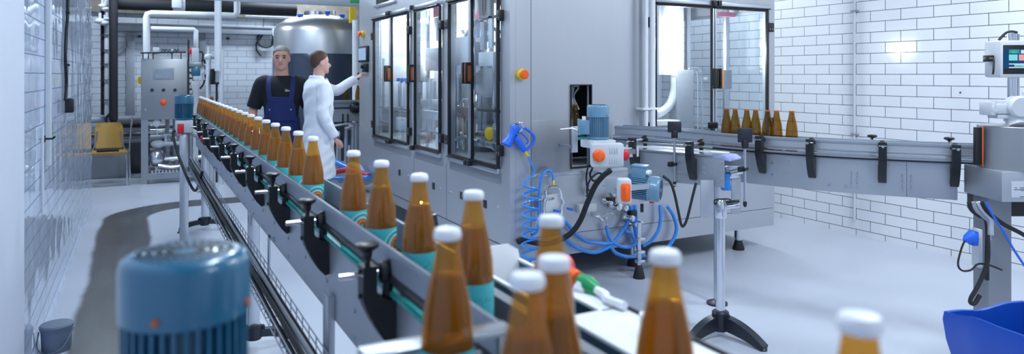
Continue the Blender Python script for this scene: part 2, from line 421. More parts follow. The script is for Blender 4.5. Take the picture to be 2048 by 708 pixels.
mb = MB(); mb.b2((-3.7, 9.7, 0), (-3.5, 12.7, CZ)); st('wall_far_left', mb, M['tile_b'])
mb = MB(); mb.b2((-3.6, 9.60, 0), (-.80, 9.72, CZ)); st('wall_side', mb, M['tile_b'])
mb = MB(); mb.b2((-3.5, YB - .10, 2.52), (6.13, YB, CZ)); st('trim_2', mb, M['oldbrick'])
mb = MB(); mb.b2((-3.5, YB - .03, 0), (6.13, YB, .62)); st('dark_band_back', mb, mat('dark low back wall', (.07, .075, .085), .6))  # dark grey band added across the foot of the back wall
mb = MB(); mb.prism([(0, 0), (.012, 0), (.012, .03), (0, .055)], (XL, 3.5, 0), (1, 0, 0), (0, 0, 1), (0, 6.2, 0)); st('baseboard_left', mb, M['tile_l'])

# ---------------------------------------------------------------- lamps: linear battens under the ceiling
BAT = [('above the bottle conveyor, nearest the camera', (.95, 1.6), 0), ('above the aisle by the filler doors', (1.15, 5.0), 0), ('above the aisle by the tank', (1.0, 8.7), 0),
       ('above the open floor before the filler', (3.3, 1.6), 0), ('above the open floor by the right wall', (5.2, 2.2), 0), ('between filler and right wall', (5.6, 6.0), 0),
       ('in the far corner behind the control cabinet', (-.4, 11.2), 1), ('behind the storage tank', (2.4, 11.9), 1), ('above the floor behind the camera', (2.6, -1.4), 1)]
PW = [64, 72, 85, 76, 72, 45, 70, 70, 70]
for (where, (x, y), turn), pw in zip(BAT, PW):
    sx, sy = (1.5, .16) if turn else (.16, 1.5)
    t = T('ceiling_light', 'white linear ceiling lamp ' + where, 'ceiling lamp', (x, y, CZ), 'linear ceiling lamps')
    b = MB(); b.b2((x - sx / 2, y - sy / 2, CZ - .07), (x + sx / 2, y + sy / 2, CZ), .01); P('housing', b, M['white'], t)
    b = MB(); b.b2((x - sx * .45, y - sy * .45, CZ - .082), (x + sx * .45, y + sy * .45, CZ - .070), .004); P('diffuser', b, M['lamp'], t)
    L = bpy.data.lights.new('batten_light', 'AREA'); L.shape = 'RECTANGLE'; L.size = sx; L.size_y = sy; L.energy = pw * .70; L.color = (.72, .86, 1.0) if x < 2.5 else (.80, .90, 1.0)
    lo = bpy.data.objects.new('batten_light', L); col.objects.link(lo); lo.location = (x, y, CZ - .10)

# ---------------------------------------------------------------- things on the walls
def wall_pipe_right():
    p = on_x(1712, 150, XR); y = p.y
    t = T('wall_conduit', 'thin white vertical conduit clipped to the right tiled wall', 'pipe', (XR - .02, y, 0))
    b = MB(); b.cyl((XR - .022, y, .15), (XR - .022, y, CZ), .012, n=12); P('tube', b, M['whitepipe'], t)
    for v in (22, 268, 20):
        z = on_x(1712, v, XR).z
        if v == 20: continue
        b = MB(); b.b2((XR - .038, y - .035, z - .008), (XR, y + .035, z + .008), .003); b.torus((XR - .022, y, z), (0, 0, 1), .016, .005, 14, 6); P('pipe_clip', b, M['greypaint'], t)
wall_pipe_right()
def left_wall_things():
    # pale vertical trunking
    p = on_x(91, 150, XL); z1 = on_x(91, 332, XL).z
    b = MB(); b.b2((XL, p.y - .035, z1), (XL + .03, p.y + .035, CZ), .006); S('cable_trunking', b, M['whitepipe'], 'pale vertical trunking on the left wall ending above a sill', 'trunking')
    p = on_x(80, 150, XL)
    b = MB(); b.cyl((XL + .012, p.y, .75), (XL + .012, p.y, 1.25), .008, n=10); S('hanging_pipe', b, M['whitepipe'], 'short thin pipe on the left wall beside the pale trunking', 'pipe')
    p = on_x(86, 278, XL)
    b = MB(); b.tube([(XL, p.y, p.z), (XL + .05, p.y, p.z), (XL + .06, p.y, p.z + .012), (XL + .06, p.y - .05, p.z + .012)], .006, 8); b.box((XL + .006, p.y, p.z), (.012, .05, .04), .003); S('wall_hook', b, M['black'], 'small dark hook on the left wall below the hanging cable', 'hook')
    q = on_x(131, 211, XL)
    t = T('wall_socket', 'black box on the left wall at the end of a black cable', 'socket', (XL, q.y, q.z))
    b = MB(); b.b2((XL, q.y - .05, q.z - .055), (XL + .055, q.y + .05, q.z + .055), .006); P('box', b, M['black'], t)
    pts = [on_x(u, v, XL + .012) for u, v in ((131, 200), (133, 170), (132, 140), (131, 110), (133, 60), (136, 0))] + [V((XL + .012, on_x(136, 0, XL).y, CZ))]
    b = MB(); b.tube(pts, .011, 8, sm=4); P('cable', b, M['rubber'], t)
    for v in (24, 130):
        c = on_x(132, v, XL); b = MB(); b.b2((XL, c.y - .03, c.z - .008), (XL + .026, c.y + .03, c.z + .008), .003); P('cable_clip', b, M['black'], t)
    # bucket with a lid standing by the skirting
    c = on_z(101, 690, 0); c = V((-.415, c.y - .1, 0))
    t = T('lidded_bucket', 'small slate grey bucket with lid on the floor by the left wall', 'bucket', c)
    b = MB(); b.lathe([(.066, 0), (.072, .01), (.076, .115), (.080, .118), (.080, .128), (.076, .130)], c, n=28); P('body', b, M['binpl'], t)
    b = MB(); b.lathe([(.083, .130), (.084, .142), (.078, .150), (.03, .152), (.001, .152)], c, n=28); P('lid', b, M['binpl'], t)
    b = MB(); b.tube([c + V((-.084, 0, .115)), c + V((-.088, -.03, .04)), c + V((-.05, -.075, .01)), c + V((.03, -.085, .03)), c + V((.084, 0, .115))], .0035, 6, sm=5); P('bail_handle', b, M['binpl'], t)
left_wall_things()
for u, v, w_ in ((1921, 185, 'lower'), (2008, 72, 'upper')):
    c = on_x(u, v, XR); b = MB(); b.cyl(c + V((.001, 0, 0)), c - V((.006, 0, 0)), .007, n=10); S('wall_mount_plug', b, M['ink'], w_ + ' of two tiny black plugs in the right tiled wall', 'wall plug')
# ---------------------------------------------------------------- bottles
BELT = 1.075
GL = [(.0335, 0), (.0368, .003), (.0378, .010), (.0378, .088), (.0372, .105), (.0358, .131), (.0335, .148), (.0300, .165), (.0258, .184), (.0215, .202), (.0182, .219), (.0160, .233), (.0154, .240), (.0166, .242), (.0166, .248), (.0150, .2505)]
def make_full():
    t = T('beer_bottle', '', 'bottle')
    b = MB(); b.lathe(GL, n=28); P('glass', b, M['amber'], t)
    b = MB(); b.lathe([(r - .0022, z + .002) for r, z in GL if z <= .185] + [(.0225, .192), (.0005, .1925)], n=28); P('beer', b, M['beer'], t)
    b = MB(); b.lathe([(.0381, .020), (.0383, .021), (.0383, .0905), (.0381, .092)], n=40, cap=False); P('paper_label', b, M['label'], t)
    b = MB(); b.lathe([(.0165, .2425), (.0186, .2432), (.0196, .2455), (.0198, .2495), (.0190, .2545), (.0165, .2578), (.011, .2592), (.0005, .2595)], n=28); P('cap', b, M['cap'], t)
    return t
def make_empty():
    t = T('empty_bottle', '', 'bottle')
    b = MB(); b.lathe([(r * (.965 if r > .03 else 1), z) for r, z in GL[:14]], n=28); P('glass', b, M['amber_dk'], t)
    b = MB(); b.lathe([(.0155, .2415), (.0172, .2425), (.0172, .2495), (.0155, .2505), (.0115, .2505), (.0110, .2420)], n=24, cap=False); P('lip', b, M['rust'], t)
    return t
ORD = ['first', 'second', 'third', 'fourth', 'fifth', 'sixth', 'seventh', 'eighth', 'ninth', 'tenth', 'eleventh', 'twelfth', 'thirteenth', 'fourteenth', 'fifteenth', 'sixteenth', 'seventeenth', 'eighteenth', 'nineteenth', 'twentieth',
       'twenty-first', 'twenty-second', 'twenty-third', 'twenty-fourth', 'twenty-fifth', 'twenty-sixth', 'twenty-seventh', 'twenty-eighth', 'twenty-ninth', 'thirtieth', 'thirty-first', 'thirty-second', 'thirty-third']
proto = make_full(); used = [False]
def put_full(x, y, turn, label, group):
    o = proto if not used[0] else copy_tree(proto); used[0] = True
    o.location = (x, y, BELT); o.rotation_euler = (0, 0, turn); o['label'] = label; o['group'] = group
ys = [.412, .675, .925, 1.19, 1.451, 1.72, 1.98, 2.51] + [2.51 + .259 * i for i in range(1, 21)]
turns = {7: .40, 8: 1.0, 9: -1.6, 10: .75, 6: .70, 5: 1.15, 4: 1.9, 3: 2.6}
for i, y in enumerate(ys):
    x = [.576, .573, .560, .551, .541, .540, .5395][i] if i < 7 else .5395
    d = math.atan2(-y, -x)                         # towards the camera
    tn = d + turns.get(i, random.choice((-.9, .8, 2.2, -2.0, .4)))
    put_full(x, y, tn, 'white-capped amber beer bottle, %s of the single file counted from the near end' % ORD[i], 'bottles in single file on the main conveyor')
for (x, y, lab, r) in ((.3845, .918, 'white-capped amber beer bottle just in front of the near end of the grey guide rail', 2.2),
                       (.437, .715, 'white-capped amber beer bottle touching another, the farther of the close pair', 2.5),
                       (.374, .668, 'white-capped amber beer bottle touching another, the nearer of the close pair', 1.5)):
    put_full(x, y, math.atan2(-y, -x) + r, lab, 'bottles beside the single file')
EB = [on_z(u, v, BELT + .25) for u, v in ((1448, 217), (1469, 217.6), (1490, 218.2), (1511, 218.8), (1533, 219.5), (1554, 220.1), (1580, 221))]
e0 = None; empties = []
for i, p in enumerate(EB):
    o = make_empty() if e0 is None else copy_tree(e0); e0 = e0 or o
    empties.append(o); o.location = (p.x, p.y, BELT); o.rotation_euler = (0, 0, i * .7)
    o['label'] = 'open amber bottle on the curved conveyor, %s of seven from the glass door handle' % ORD[i]; o['group'] = 'open bottles on the curved conveyor'
# ---------------------------------------------------------------- main bottle conveyor, running away from the camera
def black_arm(t, p, dirn, side=1, name='rail_bracket', drop=.16, reach=.06, top=.10, rodlen=.09, lobe=1.0, star=True):
    """moulded black bracket on a side plate at p (top edge of the plate); dirn = direction of travel, side = outward sign; > knob, rod, clamp"""
    d = V(dirn); d.z = 0; d.normalize(); out = V((d.y, -d.x, 0)) * side; up = V((0, 0, 1))
    w = .042
    q_ = drop / .088
    poly = [(.001, -.085 * q_), (.012, -.088 * q_), (.030, -.072 * q_), (.050, -.045 * q_), (.068, -.018), (.075, .004), (.075, top), (.044, top), (.044, .018), (.034, .004), (.016, -.004), (.001, -.008)]
    b = MB(); b.prism(poly, p - d * (w / 2), out, up, d * w)
    b.prism([(.006, -.076 * q_), (.014, -.078 * q_), (.055, -.020), (.048, -.016)], p - d * (w / 2 + .002), out, up, d * .004)
    for q in (.1, .8): b.cyl(p + out * .068 + up * (top * q), p + out * .080 + up * (top * q), .006, n=10)
    arm = P(name, b, M['black'], t)
    c = p + out * .060 + up * top
    if star: b = MB(); b.cyl(c, c + up * .022, .006, n=10); b.lathe([(.008, .014), (.011, .018), (.012, .030), (.026, .040), (.027, .046), (.020, .049), (.0005, .049)], c, n=10); P('star_knob', b, M['black'], arm)
    r = p + out * .060 + up * (top - .020)
    b = MB(); b.cyl(r + out * .062, r - out * rodlen, .0075, n=12); b.cyl(r + out * .012 + d * .02, r + out * .012 - d * .02, .004, n=8); P('rod', b, M['polish'], arm)
    e = r - out * rodlen
    b = MB(); b.lathe([(.010, -.012), (.022, -.008), (.025, 0), (.022, .010), (.010, .014)], e + out * .012, out, n=16); b.box(e - up * .02 + out * .004, (.022, .022, .095), .005, rot=math.atan2(d.y, d.x)); P('rail_clamp', b, M['black'], arm)
    return arm
def arch_foot(t, c, ang, span=.27, parent=None, name='arch_foot', h=.11):
    u = V((math.cos(ang), math.sin(ang), 0)); w = V((-u.y, u.x, 0)); b = MB()
    top = [(span * math.sin(a), .025 + (h - .025) * math.cos(a * 1.0) ** .8) for a in [(-1 + 2 * i / 16) * PI / 2 * .999 for i in range(17)]]
    bot = [(x * .90, max(0.0, z - .042)) for x, z in top]
    bot[0] = (-span * .98, 0.0); bot[-1] = (span * .98, 0.0)
    poly = top + list(reversed(bot))
    vs = []; fs = []; n = len(top)
    for sgn in (-1, 1):
        for x, z in top: vs.append(V(c) + u * x + w * (.024 * sgn) + V((0, 0, z)))
        for x, z in bot: vs.append(V(c) + u * x + w * (.024 * sgn) + V((0, 0, z)))
    def I(s, k, b_): return s * 2 * n + b_ * n + k
    for k in range(n - 1):
        fs += [(I(0, k, 0), I(0, k + 1, 0), I(1, k + 1, 0), I(1, k, 0)), (I(0, k, 1), I(1, k, 1), I(1, k + 1, 1), I(0, k + 1, 1)),
               (I(0, k, 0), I(0, k, 1), I(0, k + 1, 1), I(0, k + 1, 0)), (I(1, k, 0), I(1, k + 1, 0), I(1, k + 1, 1), I(1, k, 1))]
    fs += [(I(0, 0, 0), I(1, 0, 0), I(1, 0, 1), I(0, 0, 1)), (I(0, n - 1, 0), I(0, n - 1, 1), I(1, n - 1, 1), I(1, n - 1, 0))]
    b.add(vs, fs)
    b.lathe([(.040, h - .055), (.046, h - .045), (.046, h + .018), (.038, h + .026)], c, n=20)
    for s_ in (-1, 1): b.ell(V(c) + u * (s_ * .05) + V((0, 0, h + .004)), (.012, .012, .018), 8)
    for s_ in (-1, 1): b.lathe([(.020, 0), (.022, .004), (.012, .014)], V(c) + u * (s_ * span * .965), n=12)
    return P(name, b, M['navyfoot'], parent or t)
def two_arm_foot(t, c, tips, parent=None, h=.12):
    b = MB(); c = V(c)
    for tip in tips:
        tip = V(tip); d = tip - c; L = d.length; u = d / L; top = [(L * f, (h - .02) * (1 - f ** 2.2) + .028) for f in [i / 10 for i in range(11)]]; bot = [(L * f * .97, max(0, (h - .075) * (1 - f ** 2.0))) for f in [i / 10 for i in range(11)]]
        w_ = V((-u.y, u.x, 0)); b.prism(top + list(reversed(bot)), c - w_ * .026, u, (0, 0, 1), w_ * .052); b.lathe([(.022, 0), (.024, .006), (.014, .016)], c + u * (L * .95), n=12); b.ell(c + u * .05 + V((0, 0, h + .01)), (.014, .014, .018), 8)
    b.lathe([(.040, .03), (.050, .045), (.050, h + .02), (.040, h + .028)], c, n=20)
    return P('arch_foot', b, M['navyfoot'], parent or t)
Y0, Y1 = .97, 7.75
cv = T('bottle_conveyor', 'long grey conveyor carrying the single file of capped bottles away from the camera', 'conveyor', (.56, 4.2, 0))
b = MB(); b.b2((.512, .20, BELT - .012), (.602, Y1, BELT - .0005)); b.b2((.33, .20, BELT - .012), (.512, .955, BELT - .0005)); P('chain_belt', b, M['belt'], cv)
b = MB(); b.b2((.500, .98, .838), (.504, Y1, 1.062)); b.b2((.500, .98, .838), (.520, Y1, .842))
for i in range(22):
    y = 1.2 + i * .31; b.cyl((.496, y, .93), (.5005, y, .93), .007, n=8); b.cyl((.496, y, .86), (.5005, y, .86), .006, n=8)
P('side_plate', b, M['steel_plate'], cv)
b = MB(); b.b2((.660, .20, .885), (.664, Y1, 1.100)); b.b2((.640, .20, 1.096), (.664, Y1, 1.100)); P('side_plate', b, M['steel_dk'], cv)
b = MB(); b.b2((.486, .98, 1.062), (.506, Y1, 1.072), .002); P('wear_strip', b, M['teal'], cv, 'teal wear strip')
sec = [(-.006, .0), (.004, .0), (.004, .012), (.0, .016), (.0, .052), (.004, .056), (.006, .062), (.004, .069), (-.004, .069), (-.006, .060), (-.005, .052), (-.005, .014)]
b = MB(); b.sweep([(a, z) for a, z in sec], [(.494, .97, 1.096), (.494, Y1, 1.096)]); P('guide_rail', b, M['rail'], cv)
b = MB(); b.cyl((.486, .972, 1.104), (.486, Y1, 1.104), .007, n=10); P('lower_rail', b, M['black'], cv, 'black lower guide rod')
b = MB(); b.sweep(sec, [(.604, 1.30, 1.096), (.604, Y1, 1.096)]); P('guide_rail', b, M['rail'], cv)
# near end: cross rail and gusset plates
b = MB(); b.b2((.270, .958, 1.148), (.500, .968, 1.166), .003); b.b2((.270, .93, 1.158), (.500, .972, 1.168), .002); P('end_rail', b, M['alu'], cv)
b = MB(); b.b2((.270, .20, 1.050), (.276, .97, 1.160)); b.b2((.27, .20, 1.05), (.33, .97, 1.054)); b.b2((.27, .964, .885), (.46, .97, 1.128)); P('side_plate', b, M['steel_plate'], cv)
for i in range(14):
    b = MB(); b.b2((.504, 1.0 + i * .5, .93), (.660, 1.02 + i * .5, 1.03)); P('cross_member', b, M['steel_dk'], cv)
for i in range(11):
    black_arm(cv, V((.500, 1.503 + .62 * i, 1.06)), (0, 1, 0), side=-1, rodlen=.050, top=.074, drop=.108)
for i in range(8):
    p = V((.664, 1.75 + .75 * i, 1.09)); b = MB(); b.prism([(0, -.11), (.03, -.10), (.045, 0), (.045, .05), (.02, .05), (.0, 0)], p, (1, 0, 0), (0, 0, 1), (0, .034, 0)); b.cyl(p + V((.032, .017, .05)), p + V((.032, .017, .085)), .018, .012, n=10); b.cyl(p + V((.05, .017, .035)), p + V((-.055, .017, .035)), .006, n=8); P('rail_bracket', b, M['black'], cv)
for y in (1.6, 4.19, 7.6):
    b = MB(); b.box((.57, y, .50), (.062, .042, .90), .004); b.b2((.505, y - .03, .85), (.659, y + .03, .89), .004); b.b2((.552, y - .035, .70), (.588, y + .035, .93), .004)
    lg = P('support_leg', b, M['alu'], cv); arch_foot(cv, V((.57, y, 0)), .0, .235, lg)
for y in (3.1, 5.6, 6.6):
    b = MB(); b.b2((.480, y - .02, .690), (.486, y + .02, .87)); b.b2((.37, y - .02, .690), (.486, y + .02, .696)); b.b2((.480, y - .02, .864), (.503, y + .02, .87)); P('tray_bracket', b, M['alu'], cv)
b = MB(); b.b2((.480, 2.03, .62), (.499, 2.036, .91), .001); b.b2((.480, 2.03, .62), (.484, 2.10, .91), .001); b.cyl((.49, 2.02, .70), (.49, 2.04, .70), .008, n=10); b.b2((.48, 2.0, .60), (.56, 2.08, .606)); P('hanger_plate', b, M['steel_plate'], cv)
# wire cable tray slung below the conveyor
ct = T('cable_tray', 'wire mesh cable tray hung below the left side of the bottle conveyor', 'cable tray', (.425, 4.4, .70))
b = MB(); ty0, ty1 = 1.45, 7.4
for x, z in ((.385, .745), (.385, .705), (.405, .702), (.43, .702), (.455, .702), (.473, .705), (.473, .755), (.473, .73)): b.cyl((x, ty0, z), (x, ty1, z), .0022, n=6)
n_ = 60
for i in range(n_):
    y = ty0 + (ty1 - ty0) * i / (n_ - 1); b.tube([(.385, y, .745), (.385, y, .703), (.473, y, .703), (.473, y, .757)], .0022, 5)
P('wire_basket', b, M['greypaint'], ct)
for k, (x, z, r, m) in enumerate(((.4005, .7205, .011, 'rubber'), (.4255, .7205, .011, 'rubber'), (.412, .742, .009, 'rubber'), (.4485, .7185, .009, 'greypaint'), (.4365, .739, .008, 'greypaint'), (.4625, .7165, .006, 'rubber'))):
    b = MB(); b.tube([(x + .0012 * math.sin(i * 1.3 + k * 2), ty0 - .1 + (ty1 + .3 - ty0) * i / 20, z + .0012 * math.sin(i * 1.7 + k)) for i in range(21)], r, 8, sm=3)
    S('tray_cable', b, M[m], ['thick black cable lying at the left side of the wire tray', 'thick black cable lying along the middle of the wire tray', 'black cable lying on top of the others in the wire tray', 'grey cable lying low in the wire tray', 'grey cable lying on top in the wire tray', 'thin black cable along the right wires of the tray'][k], 'cable', 'cables in the wire tray')
# white tray table to the right of the file
tb = T('side_tray', 'white sheet tray with a dark slate side, right of the nearest bottles', 'tray', (.78, 1.2, 0))
b = MB(); b.b2((.715, .50, 1.082), (.845, 1.13, 1.090), .002); b.b2((.795, 1.12, 1.082), (.845, 1.40, 1.090), .002); P('tray_top', b, M['white'], tb)
b = MB(); b.b2((.715, .50, .86), (.720, 1.55, 1.082)); b.b2((.84, .50, .86), (.845, 1.55, 1.082)); b.b2((.72, 1.10, .95), (.84, 1.55, .955)); P('tray_side', b, mat('slate blue sheet', (.05, .12, .18), .4, .3), tb)
b = MB(); b.b2((.712, 1.13, 1.082), (.722, 1.55, 1.088)); b.b2((.838, 1.40, 1.082), (.848, 1.55, 1.088)); b.prism([(0, -.09), (.125, -.09), (.125, .02), (.10, .035), (.03, .035), (0, .0)], (.718, 1.545, 1.09), (1, 0, 0), (0, .35, 1), (0, .004, 0)); P('end_flap', b, M['white'], tb)
for x, y in ((.735, .58), (.825, .58), (.735, 1.48), (.825, 1.48)):
    b = MB(); b.box((x, y, .43), (.03, .03, .86), .003); P('leg', b, M['alu'], tb)
b = MB(); b.cyl((.815, 1.0, 1.09), (.815, 1.0, 1.118), .020, n=20); P('roller', b, M['white'], tb)
b = MB(); b.b2((.847, .6, 1.070), (.853, 1.15, 1.094)); P('edge_strip', b, M['rubber'], tb)
vl = T('hose_coupling', 'small coupling with red cap and green grip lying on the white tray', 'coupling', (.82, 1.22, 1.09))
vo = V((.84, 1.335, 1.118)); b = MB(); b.ell(vo, (.028, .026, .030), 14); b.cyl(vo, vo + V((0, -.03, -.012)), .018, n=14); P('red_cap', b, M['red'], vl, 'red cap')
b = MB(); b.lathe([(.006, 0), (.018, .006), (.018, .028), (.006, .034)], vo + V((.0, -.028, -.010)), (.05, -.95, -.12), n=14); P('orange_ring', b, M['orange'], vl, 'orange red ring')
b = MB(); b.lathe([(.006, 0), (.018, .008), (.020, .035), (.012, .065), (.0005, .070)], vo + V((.002, -.062, -.014)), (.06, -.95, -.08), n=14); P('grip', b, M['green'], vl, 'green grip')
b = MB(); b.tube([(.842, 1.205, 1.101), (.838, 1.17, 1.101), (.828, 1.15, 1.100), (.834, 1.10, 1.100)], .009, 8, sm=4); P('hose_tail', b, M['white'], vl, 'white hose tail')
b = MB(); b.lathe([(.02, 0), (.022, .008), (.014, .02), (.0005, .02)], (.838, 1.25, 1.0895), n=14); P('stand', b, M['white'], vl)

# ---------------------------------------------------------------- motors
def motor(name, label, R, H, m, loc, rot=None, tbox=0.0, foot=True):
    t = T(name, label, 'motor')
    ch = H * .34; z1 = H; z0 = H - ch
    b = MB(); b.lathe([(R * .93, z0 - .004), (R, z0), (R, z1 - R * .22), (R * .97, z1 - R * .10), (R * .88, z1 - R * .02), (R * .80, z1), (.001, z1)], n=40)
    b.mi(1)
    for rr in (.25, .40, .55, .70): 
        for i in range(int(10 + rr * 30)):
            a = 2 * PI * i / int(10 + rr * 30); c = V((R * rr * math.cos(a), R * rr * math.sin(a), z1 + .0004)); b.box(c, (R * .11, R * .05, .001), rot=Matrix.Rotation(a, 3, 'Z'))
    for i in range(4):
        a = PI / 4 + i * PI / 2; b.mi(2).cyl(V((R * .99 * math.cos(a), R * .99 * math.sin(a), z0 + ch * .16)), V((R * 1.04 * math.cos(a), R * 1.04 * math.sin(a), z0 + ch * .16)), R * .06, n=10)
    P('fan_cover', b, [M[m], M['black'], M['rust']], t)
    b = MB(); b.lathe([(R * .80, .05 * H), (R * .80, z0)], n=32)
    for i in range(36):
        a = 2 * PI * i / 36; b.box(V((R * .87 * math.cos(a), R * .87 * math.sin(a), (z0 + .07 * H) / 2)), (R * .20, R * .045, z0 - .07 * H), rot=Matrix.Rotation(a, 3, 'Z'))
    P('finned_housing', b, M[m], t)
    b = MB(); b.lathe([(R * .95, 0), (R * 1.02, .01), (R * 1.02, H * .06), (R * .9, H * .09)], n=32); P('flange', b, M[m], t)
    if tbox:
        b = MB(); b.box((R * .80 + tbox * .42, 0, H * .36), (tbox * .9, R * 1.15, H * .42), .006); b.box((R * .80 + tbox * .9, 0, H * .36), (.012, R * 1.25, H * .46), .004)
        bx = P('terminal_box', b, M[m], t)
        b = MB()
        for s_ in (-1, 1): b.cyl((R * .8 + tbox * .45, s_ * R * .25, H * .57), (R * .8 + tbox * .45, s_ * R * .25, H * .57 + .02), R * .17, n=12)
        P('cable_gland', b, M['white'], bx, 'white cable gland')
        b = MB(); b.box((0, -R * .82, H * .36), (R * .7, .004, H * .18)); P('rating_plate', b, M['ink'], t)
    t.location = loc
    if rot is not None: t.rotation_euler = rot
    return t
near_m = motor('gear_motor', 'large blurred petrol blue motor in the left foreground', .079, .235, 'blue', (.053, 1.01, 1.085), (0, 0, .3))
t = T('gearbox_stand', 'grey gearbox and post under the large foreground motor', 'gearbox', (.053, 1.01, 0))
b = MB(); b.box((.053, 1.01, 1.02), (.15, .15, .13), .012); P('gearbox', b, M['boxgrey'], t)
b = MB(); b.box((.053, 1.01, .48), (.07, .07, .96), .006); b.box((.053, 1.01, .008), (.22, .22, .016), .004); P('post', b, M['alu'], t)
b = MB(); b.cyl((.12, 1.01, 1.02), (.275, 1.01, 1.02), .025, n=16); P('drive_shaft', b, M['polish'], t)
far_p = at(368, 240, 6.15)
motor('gear_motor', 'small petrol blue motor at the far end of the bottle conveyor', .077, .22, 'blue', (far_p.x, far_p.y, 1.155), (0, 0, -.4), tbox=.0)
t = T('gearbox_stand', 'grey gearbox on a pale post beneath the small far motor', 'gearbox', (far_p.x, far_p.y, 0))
b = MB(); b.box((far_p.x, far_p.y, 1.10), (.14, .16, .11), .01); b.cyl((far_p.x, far_p.y, 1.09), (.482, far_p.y, 1.00), .03, n=14); P('gearbox', b, M['boxgrey'], t)
b = MB(); b.box((far_p.x, far_p.y, .52), (.07, .06, 1.04), .005); b.box((far_p.x, far_p.y, .01), (.2, .2, .02), .004); P('post', b, M['alu'], t)
b = MB(); b.box((far_p.x - .03, far_p.y - .085, 1.085), (.05, .012, .085), .003); P('switch_plate', b, M['red'], t, 'red plate')
b = MB(); b.tube([far_p + V((-.07, -.05, -.09)), far_p + V((-.09, -.1, -.12)), far_p + V((-.05, -.25, -.30)), far_p + V((.05, -.5, -.55)), V((.425, far_p.y - .9, .80))], .011, 8, sm=6)
S('motor_cable', b, M['rubber'], 'black cable looping from the small far motor down to the wire tray', 'cable')
t = T('emergency_switch', 'red switch on the conveyor side beside the small far motor', 'switch', (.48, far_p.y - .45, 1.0))
b = MB(); b.box((.484, far_p.y - .45, 1.02), (.03, .05, .07), .004); P('box', b, M['black'], t)
b = MB(); b.cyl((.470, far_p.y - .45, 1.02), (.445, far_p.y - .45, 1.02), .025, n=14); P('button', b, M['red'], t)
# ---------------------------------------------------------------- the filling machine (stainless enclosure with glazed doors)
MX0, MX1, MY0, MY1, MZ0, MZ1 = 2.35, 5.04, 4.45, 8.36, .20, 2.56
fm = T('filling_machine', 'large stainless steel enclosed filling machine with tall glazed doors', 'filling machine', (3.7, 6.4, 0))
def wall_with_holes(fixed, lo, hi, a0, a1, z0, z1, holes, axis):
    """sheet between fixed-coordinate lo..hi, spanning a0..a1 along the other axis, with rectangular holes (a, b, za, zb)"""
    b = MB(); xs = sorted({a0, a1} | {q for h in holes for q in h[:2]}); zs = sorted({z0, z1} | {q for h in holes for q in h[2:]})
    for i in range(len(xs) - 1):
        k = 0
        while k < len(zs) - 1:
            cx, cz = (xs[i] + xs[i + 1]) / 2, (zs[k] + zs[k + 1]) / 2
            if any(h[0] < cx < h[1] and h[2] < cz < h[3] for h in holes): k += 1; continue
            k2 = k
            while k2 + 1 < len(zs) - 1 and not any(h[0] < cx < h[1] and h[2] < (zs[k2 + 1] + zs[k2 + 2]) / 2 < h[3] for h in holes): k2 += 1
            if axis == 'Y': b.b2((lo, xs[i], zs[k]), (hi, xs[i + 1], zs[k2 + 1]))
            else: b.b2((xs[i], lo, zs[k]), (xs[i + 1], hi, zs[k2 + 1]))
            k = k2 + 1
    return b
def yl(u): return on_x(u, 150, MX0).y
def xf(u): return on_y(u, 150, MY0).x
WZ0, WZ1 = .865, 2.17
holes = [(yl(820), yl(750), WZ0, WZ1), (yl(884), yl(832), WZ0, WZ1), (yl(1001), yl(901), WZ0, WZ1)]
P('side_panel', wall_with_holes(0, MX0, MX0 + .045, MY0, MY1, MZ0 + .10, MZ1, holes, 'Y'), M['steel'], fm)
b = MB(); b.b2((MX0 + .006, MY0 + .01, MZ0), (MX0 + .045, MY1, MZ0 + .094)); P('skirt_panel', b, M['steel'], fm)
FH = [(xf(1306), xf(1533), 1.02, 2.13), (xf(1142), xf(1181), on_y(1160, 334, MY0).z, on_y(1160, 171, MY0).z)]
P('front_panel', wall_with_holes(0, MY0, MY0 + .045, MX0 + .046, MX1, MZ0 + .16, MZ1, FH, 'X'), M['steel'], fm)
b = MB(); b.b2((MX0 + .046, MY0 + .004, MZ0), (MX1 - .005, MY0 + .045, MZ0 + .155)); P('skirt_panel', b, M['steel'], fm)
RH = [(MY0 + .08, MY1 - .3, 1.02, 2.12)]
P('side_panel', wall_with_holes(0, MX1 - .045, MX1, MY0 + .046, MY1, MZ0, MZ1, RH, 'Y'), M['steel'], fm)
b = MB(); b.b2((MX1 - .03, MY0 + .08, 1.02), (MX1 - .022, MY1 - .3, 2.12)); P('window_pane', b, M['glass'], fm, 'side window glass')
b = MB()
for z in (1.01, 2.11): b.b2((MX1 - .06, MY0 + .08, z), (MX1 + .004, MY1 - .3, z + .022))
b.b2((MX1 - .06, 6.0, 1.03), (MX1 + .003, 6.06, 2.11)); P('window_frame', b, M['alu'], fm)
b = MB(); b.b2((MX0 + .045, MY1 - .045, MZ0), (MX1 - .045, MY1, MZ1)); P('rear_panel', b, M['steel'], fm)
b = MB(); b.b2((MX0 + .001, MY0 + .001, MZ1), (MX1 - .001, MY1, MZ1 + .06), .01); P('roof_panel', b, M['steel'], fm)
b = MB(); b.b2((MX0 + .05, MY0 + .05, .80), (MX1 - .05, MY1 - .05, .86)); P('work_table', b, M['steel'], fm)
b = MB(); b.b2((MX0 + .05, MY0 + .05, MZ0 - .01), (MX1 - .05, MY1 - .05, MZ0 + .02)); P('floor_pan', b, M['steel_dk'], fm)
b = MB(); b.b2((3.56, MY0 + .06, .86), (3.60, MY1 - .06, MZ1)); P('partition', b, M['white'], fm)
